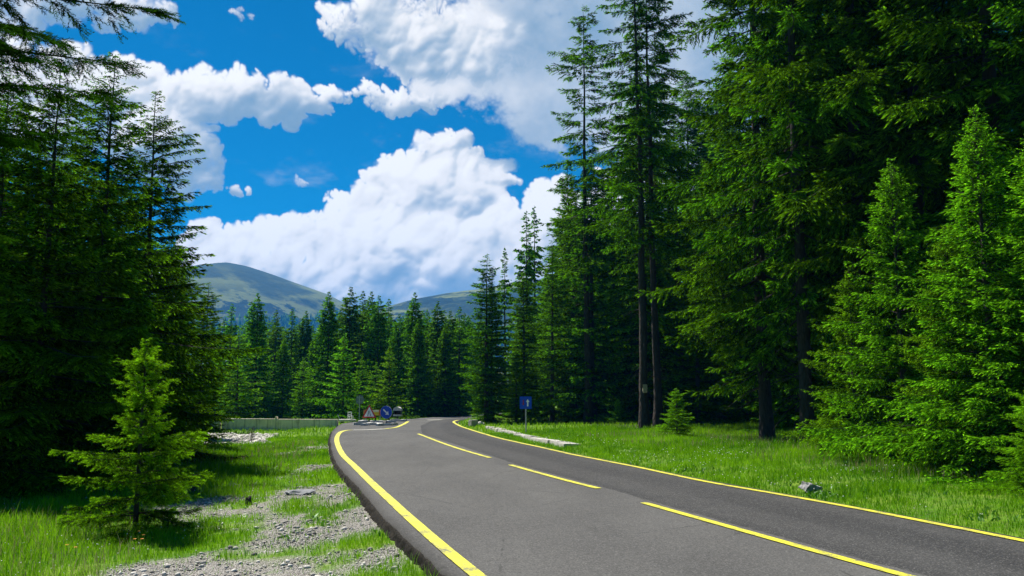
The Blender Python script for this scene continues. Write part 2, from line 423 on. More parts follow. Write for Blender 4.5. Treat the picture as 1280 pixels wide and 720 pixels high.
def gravel_mask(x, y):
    g = np.zeros(np.shape(x))
    for c, rx, ry, w in _GR: g = np.maximum(g, w * (1 - np.sqrt(((x - c.x) / (rx * 1.5)) ** 2 + ((y - c.y) / (ry * 1.5)) ** 2)))
    n = fbm(x * 1.5 + 30, y * .75 + 7, 31, 5, .66); n2 = fbm(x * 5 + 3, y * 3.4 + 7, 35, 3, .6)
    return smooth(.22, .60, g + .55 * n + .30 * n2)
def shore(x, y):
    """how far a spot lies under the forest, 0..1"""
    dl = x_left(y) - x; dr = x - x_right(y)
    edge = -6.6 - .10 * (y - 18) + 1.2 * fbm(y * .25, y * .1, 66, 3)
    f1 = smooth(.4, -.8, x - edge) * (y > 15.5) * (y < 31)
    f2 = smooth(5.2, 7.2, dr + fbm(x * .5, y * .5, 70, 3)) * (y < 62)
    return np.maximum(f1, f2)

def build_ground():
    xs = np.concatenate([-np.geomspace(6000, 17, 46), np.arange(-16, 24, .13), np.geomspace(25, 6000, 46)])
    ys = np.concatenate([-np.geomspace(800, 4, 22), np.arange(-3, 6, .5), np.arange(6, 34, .13), np.arange(34, 64, .3), np.geomspace(65, 7000, 60)])
    X, Y = np.meshgrid(xs, ys); Z = ground_z(X, Y)
    Z = Z + .02 * fbm(X * 3.1, Y * 3.1, 5, 3) * (np.abs(Y) < 60) * ~on_road(X, Y, .2)
    bed = in_bed(X, Y); Z = Z - .12 * bed
    nx, ny = len(xs), len(ys)
    i = (np.arange(ny - 1)[:, None] * nx + np.arange(nx - 1)[None]).ravel()
    F = np.stack([i, i + 1, i + 1 + nx, i + nx], 1)
    m, T = material('ground')
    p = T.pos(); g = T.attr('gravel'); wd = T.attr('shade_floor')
    n1 = T.noise(p, .9, 5, .6); n2 = T.noise(p, 14, 4, .65); cell = T.voro(p, 58, 'Color'); cd = T.voro(p, 58)
    grass = T.mix(T.rng(n1, .35, .65), (.045, .14, .005), (.13, .22, .014))
    grass = T.mix(T.rng(n2, .45, .75), grass, (.09, .09, .035))
    bw = T.new('ShaderNodeSeparateColor'); T.put(bw.inputs[0], cell)
    st = T.mix(bw.outputs[0], (.24, .225, .20), (.62, .59, .54))
    st = T.mix(T.rng(cd, .012, .03), st, (.10, .09, .075)) if False else T.mix(T.rng(cd, .35, .7), st, (.12, .11, .09))
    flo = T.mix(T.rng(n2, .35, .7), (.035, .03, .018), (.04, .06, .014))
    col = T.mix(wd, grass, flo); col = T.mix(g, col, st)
    h = T.math('ADD', T.math('MULTIPLY', T.math('MULTIPLY', cd, g), -1.2), n2)
    finish(T, col, .95, T.bump(h, .8, .04), spec=.1)
    me = np_mesh('ground', np.stack([X.ravel(), Y.ravel(), Z.ravel()], 1), F.ravel(), np.full(len(F), 4), m, smooth_=True,
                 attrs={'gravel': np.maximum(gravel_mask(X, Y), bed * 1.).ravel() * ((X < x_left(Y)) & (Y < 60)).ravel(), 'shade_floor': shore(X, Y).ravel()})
    tag(link('ground', me), kind='structure')

def build_road():
    ys = np.concatenate([np.arange(-20, 6, .5), np.arange(6, 40, .12), np.arange(40, 139, .4)])
    us = np.linspace(0, 1, 31)
    xl = x_left(ys) + .035 * fbm(ys * 1.6, ys * .3, 17, 4, .6); xr = x_right(ys) + .02 * fbm(ys * 1.3, ys * .3, 18, 4, .6)
    X = xl[:, None] * (1 - us) + xr[:, None] * us; Y = np.repeat(ys[:, None], len(us), 1)
    Z = .006 * fbm(X * .35, Y * .35, 19, 3)
    Z[:, 0] -= .012; Z[:, -1] -= .008
    # the broken outer face of the slab: a rough step down to the verge
    yy = np.arange(5.5, 52, .035); q = np.linspace(0, 1, 9)
    ex = x_left(yy) + .035 * fbm(yy * 1.6, yy * .3, 17, 4, .6) + .035
    Q, YY = np.meshgrid(q, yy); rr = fbm(YY * 7, Q * 4.0 + 5 + YY * .9, 27, 5, .7); r3 = fbm(YY * 1.3, Q * .6, 29, 3)
    EX = ex[:, None] - .035 - (.015 + .17 * Q ** 1.6) * (1 + .6 * r3) - .055 * rr * np.minimum(1, Q * 6); EZ = .004 - .012 * (Q > 0) - .34 * Q ** 1.15 + .045 * rr * np.minimum(1, Q * 5)
    EX[:, 0] = ex + .02; EZ[:, 0] = -.03
    ni = (np.arange(len(yy) - 1)[:, None] * 9 + np.arange(8)[None]).ravel(); EF = np.stack([ni, ni + 1, ni + 10, ni + 9], 1)
    em, ET = material('broken_asphalt'); en = ET.noise(ET.pos(), 22, 5, .7)
    finish(ET, ET.mix(ET.rng(en, .35, .7), (.005, .0045, .004), (.03, .026, .02)), .95, ET.bump(en, .8, .03), spec=.1)
    tag(link('road_edge', np_mesh('road_edge', np.stack([EX.ravel(), YY.ravel(), EZ.ravel()], 1), EF.ravel(), np.full(len(EF), 4), em)), kind='structure')
    A = np.stack([xl + .03, ys, np.full_like(ys, -.17)], 1); B = np.stack([xr + .05, ys, np.full_like(ys, -.2)], 1)
    A0 = A - [.02, 0, .25]; B0 = B - [0, 0, .2]
    rows = np.concatenate([A0[:, None], A[:, None], np.stack([X, Y, Z], 2), B[:, None], B0[:, None]], 1)
    nx = rows.shape[1]; ny = len(ys)
    i = (np.arange(ny - 1)[:, None] * nx + np.arange(nx - 1)[None]).ravel()
    F = np.stack([i, i + 1, i + 1 + nx, i + nx], 1)
    lane = rows[..., 0] - x_cen(rows[..., 1])
    rim = np.zeros(rows.shape[:2]); rim[:, :2] = 1; rim[:, 2] = .35; rim[:, -2:] = 1
    m, T = material('asphalt')
    p = T.pos(); ln = T.attr('lane'); rm = T.attr('rim')
    big = T.noise(T.stretch(p, (1, .35, 1)), .55, 4, .55); mid = T.noise(p, 3.5, 5, .65); fine = T.noise(p, 60, 4, .75); grit = T.voro(p, 75, 'Color')
    gs = T.new('ShaderNodeSeparateColor'); T.put(gs.inputs[0], grit)
    joint = T.math('ADD', ln, T.rng(mid, 0, 1, -.06, .06))
    left = T.mix(T.rng(big, .35, .68), (.080, .079, .076), (.116, .114, .108))
    right = T.mix(T.rng(big, .3, .7), (.036, .036, .0365), (.050, .050, .050))
    col = T.mix(T.rng(joint, .18, .26), left, right)
    track = T.math('PINGPONG', T.math('ADD', ln, .85), .85)                       # where the wheels run
    col = T.mix(T.math('MULTIPLY', T.rng(track, .22, .62, .34, 0, True), T.rng(mid, .3, .6)), col, (.105, .103, .098))
    col = T.mix(T.rng(T.noise(T.stretch(p, (1, .22, 1)), 1.3, 5, .65), .56, .76, 0, .35), col, (.030, .030, .0295))
    crack = T.voro(T.stretch(p, (1, .45, 1)), .55, feature='DISTANCE_TO_EDGE')
    col = T.mix(T.math('MULTIPLY', T.rng(T.math('ADD', crack, T.rng(mid, 0, 1, -.03, .03)), .0, .007, .45, 0), T.rng(big, .46, .58)), col, (.010, .010, .010))
    seam = T.math('MULTIPLY', T.rng(T.math('ABSOLUTE', T.math('SUBTRACT', joint, .22)), .0, .035, 1, 0), .5)
    col = T.mix(seam, col, (.009, .009, .009))
    col = T.mix(T.rng(mid, .62, .80, 0, .35), col, (.020, .0195, .019))
    pale = T.math('MULTIPLY', T.rng(T.noise(T.stretch(p, (1, .5, 1)), 2.2, 6, .75), .62, .72), .4)
    col = T.mix(pale, col, (.12, .112, .10))
    col = T.mix(T.rng(gs.outputs[0], .0, 1., .0, .52), col, (.014, .014, .014))
    col = T.mix(T.rng(gs.outputs[1], .80, 1., .0, .6), col, (.17, .165, .155))
    col = T.mix(rm, col, (.016, .014, .012))
    h = T.math('ADD', T.math('MULTIPLY', fine, .6), T.math('MULTIPLY', gs.outputs[2], .35))
    finish(T, col, T.rng(mid, .3, .7, .82, .95), T.bump(h, .6, .012), spec=.08)
    me = np_mesh('road', rows.reshape(-1, 3), F.ravel(), np.full(len(F), 4), m, smooth_=True, attrs={'lane': lane.ravel(), 'rim': rim.ravel()})
    tag(link('road', me), kind='structure')

def paint(name, col, wear):
    m, T = material(name)
    p = T.pos(); n = T.noise(p, 3.2, 7, .75); f = T.noise(p, 55, 4, .75)
    c = T.mix(T.rng(n, .35, .75), col, tuple(x * .82 for x in col))
    c = T.mix(T.rng(T.math('ADD', T.math('MULTIPLY', f, .6), T.math('MULTIPLY', n, .6)), wear, wear + .1), c, (.10, .10, .09))
    finish(T, c, .6, T.bump(f, .4, .008), spec=.3)
    return m
def stripe(path, width, mat, w2=None, z=.011):
    """a painted line along points on the road"""
    pts = [Vector(q) for q in path]
    dense = []
    for k in range(len(pts) - 1):
        a = pts[max(0, k - 1)]; b = pts[k]; c = pts[k + 1]; d = pts[min(len(pts) - 1, k + 2)]
        n = max(2, int((c - b).length / .2))
        for i in range(n):
            t = i / n
            dense.append(.5 * ((2 * b) + (c - a) * t + (2 * a - 5 * b + 4 * c - d) * t * t + (3 * b - a - 3 * c + d) * t ** 3))
    dense.append(pts[-1])
    V, F = [], []
    for k, q in enumerate(dense):
        t = dense[min(k + 1, len(dense) - 1)] - dense[max(k - 1, 0)]; nrm = Vector((-t.y, t.x, 0)).normalized()
        f = k / (len(dense) - 1); w = width + ((w2 if w2 is not None else width) - width) * f
        zz = .006 * float(fbm(np.array([q.x * .35]), np.array([q.y * .35]), 19, 3)[0]) + z
        for s_ in (-1, 1): V.append((q.x + nrm.x * s_ * w / 2, q.y + nrm.y * s_ * w / 2, zz))
    for k in range(len(dense) - 1): F.append((2 * k, 2 * k + 1, 2 * k + 3, 2 * k + 2))
    me = bpy.data.meshes.new('road_marking'); me.from_pydata(V, [], F); me.update(); me.materials.append(mat)
    tag(link('road_marking', me), kind='structure')
def build_markings():
    ye = paint('yellow_paint', (.56, .525, .028), .60); wh = paint('white_paint', (.56, .54, .46), .70)
    l0 = at(600, 723); l1 = at(560, 690)
    stripe([l0 + (l0 - l1) * 3.2, l0] + [at(*q) for q in ((560, 690), (519, 654), (472, 611), (443, 583), (428, 568), (421.5, 554), (421.5, 546), (425.5, 540.5), (433, 538.2), (440, 537.7))], .14, ye, .19)
    stripe([at(*q) for q in ((441.5, 537.7), (460, 537.3), (480, 536.3))], .3, wh)
    stripe([at(*q) for q in ((481, 536.2), (494, 534.6), (502, 531.5), (507, 529), (510, 527))], .2, ye)
    r0 = at(1280, 677); r1 = at(1180, 657.5)
    stripe([r0 + (r0 - r1) * 3] + [at(*q) for q in ((1280, 677), (1180, 657.5), (1070, 636), (970, 617.8), (880, 602), (800, 585), (722, 569.5), (700, 564.7), (650, 553.8), (617, 546), (580, 534.5), (570, 530), (567, 527.5), (569, 526.2), (573, 525.3))], .13, ye, .16)
    stripe([at(*q) for q in ((1160, 728), (1000, 684), (900, 656), (805, 629.2))], .13, ye)
    stripe([at(*q) for q in ((748, 611), (690, 596), (638, 581.3))], .13, ye)
    stripe([at(*q) for q in ((612, 572.4), (565, 558.2), (522.5, 542.4))], .13, ye)
    stripe([at(*q) for q in ((535, 525.1), (552, 524.7))], .5, wh)

# ------------------------------------------------------------------ spruces
def unit(v): return v / np.maximum(1e-6, np.linalg.norm(v, axis=-1, keepdims=True))
def make_spruce(seed, H, RAD, cb=.05, whorl=.42, per=6, prof=.85, low=.75, e_top=42, e_low=-16, droop=.28, bl_step=.12, bl_len=.40, bl_hang=.25, sh_step=.085, sh_len=.17, sh_w=.05,
                needles=0, gaps=.1, jit=.28, arc=None, dead=0.0, r_base=None, ragged=.25, flat=.35, s0=.10):
    """the meshes of one spruce: (trunk with its limbs, crown of shoots); unit metres, foot at the origin"""
    rs = np.random.RandomState(seed)
    # whorls of boughs
    zs = []; z = cb * H
    while z < H * .99:
        zs.append(z); z += whorl * (.7 + .6 * rs.rand()) * (1 - .62 * max(0, (z / H - .55) / .45))
    hb, az, Ln, e0 = [], [], [], []
    lob = rs.rand(4) * 2 * PI
    for z in zs:
        t = (z - cb * H) / (H - cb * H)
        n = max(3, int(round(per * (.75 + .5 * rs.rand()))))
        if t > .9: n = max(3, n - 2)
        ph = rs.rand() * 2 * PI
        wl = 1 + ragged * (rs.rand() * 2 - 1)
        for k in range(n):
            a = ph + 2 * PI * k / n + (rs.rand() - .5) * .7
            if rs.rand() < gaps: continue
            if arc is not None and abs(((a - arc[0] + PI) % (2 * PI)) - PI) > arc[1]: continue
            L = RAD * (1 - t) ** prof * (low + (1 - low) * min(1, t / .2)) * wl * (1 + jit * (rs.rand() * 2 - 1)) * (1 + .16 * math.cos(2 * a + lob[0] + 5 * t) + .10 * math.cos(a + lob[1] + 3 * t))
            L = max(L, .045 * RAD)
            if t > .93: L = min(L, (H - z) * .75 + .03)
            hb.append(z + (rs.rand() - .5) * whorl * .5); az.append(a); Ln.append(L)
            e0.append(R(e_low + (e_top - e_low) * t ** .9 + (rs.rand() - .5) * 16))
    hb, az, Ln, e0 = map(np.array, (hb, az, Ln, e0)); nB = len(hb)
    tt = (hb - cb * H) / (H - cb * H)
    dr = droop * (1.15 - tt) * (.7 + .6 * rs.rand(nB)); bend = (rs.rand(nB) - .5) * .5
    def bough(i, s):
        r = Ln[i] * s
        a = az[i] + bend[i] * s * .5
        dz = r * np.tan(e0[i]) * (1 - .35 * s) - dr[i] * Ln[i] * (s ** 1.6) + .62 * dr[i] * Ln[i] * s ** 3.2
        return np.stack([r * np.cos(a), r * np.sin(a), hb[i] + dz], -1)
    # trunk and limbs
    rb = r_base or H * .0125
    V, F = [], []
    nseg, nn = 26, 9
    wob = np.cumsum(rs.randn(nseg + 1, 2) * H * .0007, 0); wob -= wob[0]
    for k in range(nseg + 1):
        f = k / nseg; r = rb * (1 - f) ** 1.1 * (1 + .5 * math.exp(-f * 55)) + .006
        for j in range(nn): V.append((wob[k, 0] + r * math.cos(2 * PI * j / nn) * (1 + .08 * rs.randn() * (f < .3)), wob[k, 1] + r * math.sin(2 * PI * j / nn), f * H - (.25 if k == 0 else 0)))
    for k in range(nseg):
        for j in range(nn): F.append((k * nn + j, k * nn + (j + 1) % nn, (k + 1) * nn + (j + 1) % nn, (k + 1) * nn + j))
    def limb(pts, r0):
        b = len(V)
        for q, p in enumerate(pts):
            r = r0 * (1 - q / (len(pts) - 1)) + .0025
            for j in range(3): V.append((p[0] + r * math.cos(2.1 * j) * .7, p[1] + r * math.sin(2.1 * j) * .7, p[2] + r * math.cos(2.1 * j + 1)))
        for q in range(len(pts) - 1):
            for j in range(3): F.append((b + q * 3 + j, b + q * 3 + (j + 1) % 3, b + q * 3 + 3 + (j + 1) % 3, b + q * 3 + 3 + j))
    sL = np.linspace(0, .96, 5)
    for i in range(nB):
        limb(bough(np.full(5, i), sL), min(.028, .006 + .008 * Ln[i]) if H > 4 else .003 + .004 * Ln[i])
    if dead:                                                   # dry snags below the crown
        for _ in range(int(dead)):
            z0 = H * (.05 + rs.rand() * cb * .95); a = rs.rand() * 2 * PI; l = RAD * (.15 + .5 * rs.rand()); dz = -l * (.1 + .5 * rs.rand())
            limb([(l * s * math.cos(a), l * s * math.sin(a), z0 + dz * s ** 1.5) for s in (0, .35, .7, 1)], .016)
    trunk = (np.array(V), np.array(F, np.int32))
    # branchlets, both sides of every bough
    nb = np.maximum(9, (Ln / bl_step * 2).astype(int) + 4)
    bi = np.repeat(np.arange(nB), nb); M = len(bi)
    s = s0 + (1 - s0) * rs.rand(M) ** .85
    p0 = bough(bi, s); p1 = bough(bi, np.minimum(s + .04, 1.04)); tg = unit(p1 - p0)
    side = np.where(rs.rand(M) < .5, -1., 1.)
    lat = unit(np.cross(tg, np.array([0, 0, 1.]))) * side[:, None]
    ang = R(38) + R(30) * rs.rand(M); tipf = s > .93
    ang = np.where(tipf, R(25) * rs.rand(M), ang)
    up = np.cross(lat, tg) * side[:, None]
    hang = -bl_hang * (.3 + 1.2 * rs.rand(M)) * (1 - .6 * tipf)
    d = unit(tg * np.cos(ang)[:, None] + lat * np.sin(ang)[:, None] + np.array([0, 0, 1.]) * (hang + (rs.rand(M) - .5) * flat)[:, None])
    l = (bl_len * Ln[bi] * (1 - s * .72) * (.45 + .75 * rs.rand(M)))
    l = np.clip(np.maximum(l, np.minimum(sh_len * 1.3, .55 * Ln[bi])), 0, 1.1 if H > 4 else .4)
    btint = (rs.randn(M) * .13 + (rs.rand(nB)[bi] - .5) * .22)
    # shoots along every branchlet
    ns = np.maximum(2, (l / sh_step).astype(int))
    si = np.repeat(np.arange(M), ns); K = len(si)
    first = np.concatenate([[0], np.cumsum(ns)[:-1]]); idx = np.arange(K) - first[si]
    q = (idx + .2 + .6 * rs.rand(K)) / ns[si]
    last = idx == ns[si] - 1
    o = p0[si] + d[si] * (l[si] * q)[:, None] + np.array([0, 0, -1.]) * (bl_hang * .5 * l[si] * q ** 2)[:, None]
    rv = unit(rs.randn(K, 3)); rv -= d[si] * np.sum(rv * d[si], -1, keepdims=True); rv = unit(rv)
    rv[:, 2] *= .5
    fork = np.where(last, .12, .35 + .5 * rs.rand(K))
    sd = unit(d[si] + rv * fork[:, None] + np.array([0, 0, -.12 - bl_hang * .35]))
    sl = sh_len * (.6 + .7 * rs.rand(K)) * (.75 + .25 * (1 - q)) * np.clip(Ln[bi][si] / (.30 * RAD), .40, 1)
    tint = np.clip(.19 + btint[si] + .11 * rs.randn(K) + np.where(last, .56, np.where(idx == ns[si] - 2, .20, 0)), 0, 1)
    if not needles:
        wv = unit(np.cross(sd, unit(rs.randn(K, 3)))); w = sh_w * (.7 + .6 * rs.rand(K))
        a = o; b = o + sd * (sl * .42)[:, None] + wv * w[:, None]; c = o + sd * sl[:, None]; e = o + sd * (sl * .48)[:, None] - wv * w[:, None]
        e[:, 2] -= w * .25; b[:, 2] -= w * .25
        verts = np.stack([a, b, c, e], 1).reshape(-1, 3); faces = np.arange(4 * K); tot = np.full(K, 4)
    else:
        N = needles
        f = np.tile((np.arange(N) + .5) / N, (K, 1)) + (rs.rand(K, N) - .5) / N
        base = o[:, None] + sd[:, None] * (sl[:, None] * f)[..., None]
        r1 = unit(rs.randn(K, N, 3)); r1 -= sd[:, None] * np.sum(r1 * sd[:, None], -1, keepdims=True); r1 = unit(r1)
        nd = unit(sd[:, None] * .75 + r1 * .8 + np.array([0, 0, .12]))
        nl = sh_w * (.7 + .6 * rs.rand(K, N)) * (1 - .35 * f)
        wv = unit(np.cross(nd, unit(rs.randn(K, N, 3)))) * (sh_w * .10)
        tip = base + nd * nl[..., None]
        verts = np.stack([base - wv, base + wv, tip], 2).reshape(-1, 3); faces = np.arange(3 * K * N); tot = np.full(K * N, 3)
        tint = np.repeat(tint, N)
    return trunk, (verts, faces, tot, tint)

PROTO = {}
def proto(kind, *a, leaf='needles', **kw):
    (tv, tf), (v, f, n, t) = make_spruce(*a, **kw)
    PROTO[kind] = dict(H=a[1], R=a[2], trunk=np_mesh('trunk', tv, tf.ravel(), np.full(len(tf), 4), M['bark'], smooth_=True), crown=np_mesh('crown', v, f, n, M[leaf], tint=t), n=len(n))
_rt = random.Random(77)
SOURCE = {}
def plant(kind, px, D, H, label, group=None, wide=1.0, lean=(0, 0), name='spruce_tree', cat='spruce', turn=None, x=None):
    """a spruce of its own: a copy of the thing and of both its parts"""
    P = PROTO[kind]
    X = (px - 640) / FPX * D / 1.0075 if x is None else x
    root = bpy.data.objects.new(name, None); C.objects.link(root); root.empty_display_size = .3
    root.location = (X, D, gz(X, D) - .03)
    k = H / P['H']
    root.scale = (k * wide, k * wide, k)
    root.rotation_euler = (R(lean[0]), R(lean[1]), _rt.random() * 2 * PI if turn is None else turn)
    tag(root, label, cat, group)
    for part in ('trunk', 'crown'):
        src = SOURCE.get((kind, part))
        if src is None:
            o = link(part, P[part], root); SOURCE[(kind, part)] = o
        else:
            o = src.copy(); C.objects.link(o); o.parent = root
    return root
def top(px, py, D):
    """height of a tree at this distance whose tip the photograph shows at this pixel"""
    p = at_depth(px, py, D); return p.z - gz(p.x, D)

def build_protos():
    M['bark'] = None
    m, T = material('spruce_bark')
    p = T.pos(True); n = T.noise(T.stretch(p, (9, 9, 2.2)), 2.2, 6, .7); v = T.voro(T.stretch(p, (1, 1, .35)), 16)
    finish(T, T.mix(T.rng(n, .3, .7), (.028, .022, .018), (.080, .068, .058)), .95, T.bump(T.math('ADD', n, v), .9, .04), spec=.1)
    M['bark'] = m
    M['needles'] = leaf_material('spruce_needles', (.005, .020, .0015), (.18, .47, .006), .34, .22, 0)
    M['needles_shaded'] = leaf_material('shaded_spruce_needles', (.004, .012, .002), (.055, .17, .006), .20, .1, 0)  # darker copy of the needles: shade of the backlit boughs put into the colour
    M['needles_young'] = leaf_material('young_spruce_needles', (.008, .036, .0015), (.28, .66, .010), .43, .14, 0)
    proto('old', 21, 25, 2.3, cb=.36, whorl=0.56, per=6, prof=.58, low=.6, e_top=30, e_low=-30, droop=.24, bl_hang=0.28, flat=.75, bl_len=.34, s0=.28, bl_step=.075, sh_step=0.036, sh_len=.17, sh_w=0.018, gaps=.2, ragged=.45, jit=.42, dead=46, r_base=.21)
    proto('old_sparse', 22, 24, 1.9, cb=.36, whorl=0.54, per=6, prof=.56, low=.7, e_top=25, e_low=-28, droop=.26, bl_hang=0.28, flat=.75, bl_len=.34, s0=.22, bl_step=.075, sh_step=0.036, sh_len=.17, sh_w=0.018, gaps=.22, ragged=.5, jit=.45, dead=56, r_base=.20)
    proto('big', 23, 24, 3.3, cb=.09, whorl=0.48, per=7, prof=.60, low=.8, e_top=32, e_low=-22, droop=.28, bl_hang=0.22, flat=.75, bl_len=.32, s0=0.14, bl_step=0.078, sh_step=0.034, sh_len=.17, sh_w=0.017, gaps=.12, ragged=.36, jit=.36, dead=26, r_base=.21)
    proto('big_ragged', 29, 24, 3.0, cb=.14, whorl=0.54, per=7, prof=.55, low=.8, e_top=30, e_low=-26, droop=.30, bl_hang=0.26, flat=.75, bl_len=.32, s0=0.16, bl_step=0.078, sh_step=0.034, sh_len=.17, sh_w=0.017, gaps=0.14, ragged=.45, jit=.42, dead=46, r_base=.22)
    proto('cone', 24, 13, 2.4, cb=.03, whorl=0.42, per=7, prof=.78, low=.9, e_top=36, e_low=-12, droop=.24, bl_hang=0.2, flat=.75, bl_len=.34, s0=0.14, bl_step=.075, sh_step=0.034, sh_len=.15, sh_w=0.016, gaps=.06, jit=.32, ragged=.28)
    proto('cone_narrow', 25, 15, 1.9, cb=.05, whorl=.36, per=7, prof=.70, low=.85, e_top=36, e_low=-18, droop=.24, bl_hang=0.24, flat=.75, bl_len=.36, s0=.18, bl_step=.075, sh_step=0.036, sh_len=.17, sh_w=0.018, gaps=.08, jit=.36, ragged=.34)
    proto('airy', 26, 10, 2.9, cb=.03, whorl=.33, per=8, prof=.90, low=.55, e_top=42, e_low=-12, droop=.22, bl_hang=.34, bl_step=.055, bl_len=.34, s0=.06, sh_step=.030, sh_len=.125, sh_w=.0135, gaps=.08, jit=.36, ragged=.3)
    proto('young', 27, 8, 2.0, cb=.02, whorl=.27, per=8, prof=.82, low=.92, e_top=44, e_low=-4, droop=.18, bl_hang=.28, flat=.9, bl_step=.050, bl_len=.36, s0=.2, sh_step=0.025, sh_len=.11, sh_w=0.011, gaps=.06, jit=.30, leaf='needles_young', ragged=.28)
    proto('sapling', 28, 2.3, .64, cb=.10, whorl=.16, per=8, prof=.74, low=1.0, e_top=48, e_low=2, droop=.12, bl_hang=.16, flat=.7, bl_step=.023, bl_len=.44, s0=.12, sh_step=.022, sh_len=.065, sh_w=.026, needles=11, gaps=.05, jit=.34, leaf='needles_young', ragged=.42)
    proto('near', 45, 9.5, 2.25, cb=.285, whorl=.36, per=9, prof=.30, low=.86, e_top=30, e_low=9, droop=.10, bl_hang=.24, bl_step=.060, bl_len=.28, sh_step=.034, sh_len=.12, sh_w=.030, needles=24, gaps=.08, jit=.16, arc=(.25, 1.5), ragged=.14, r_base=.16, leaf='needles_shaded')
    proto('far', 33, 14, 2.1, cb=.03, whorl=.42, per=7, prof=.74, low=.85, e_top=36, e_low=-16, droop=.22, bl_hang=.3, flat=.8, s0=.15, bl_step=.12, sh_step=.075, sh_len=.24, sh_w=.050, gaps=.08, jit=.32, ragged=.3)
    proto('far_slim', 34, 14, 1.6, cb=.04, whorl=.50, per=6, prof=.72, low=.85, e_top=34, e_low=-20, droop=.24, bl_hang=.38, s0=.12, bl_step=.12, sh_step=.075, sh_len=.24, sh_w=.048, gaps=.12, jit=.36, ragged=.35)
    proto('far_young', 35, 9, 2.0, cb=.12, whorl=.42, per=7, prof=.85, low=.9, e_top=42, e_low=-6, droop=.16, bl_hang=.28, s0=.15, bl_step=.10, sh_step=.065, sh_len=.19, sh_w=.032, gaps=.10, jit=.34, ragged=.3, leaf='needles_young')
    print('SHOOTS', {k: v['n'] for k, v in PROTO.items()})

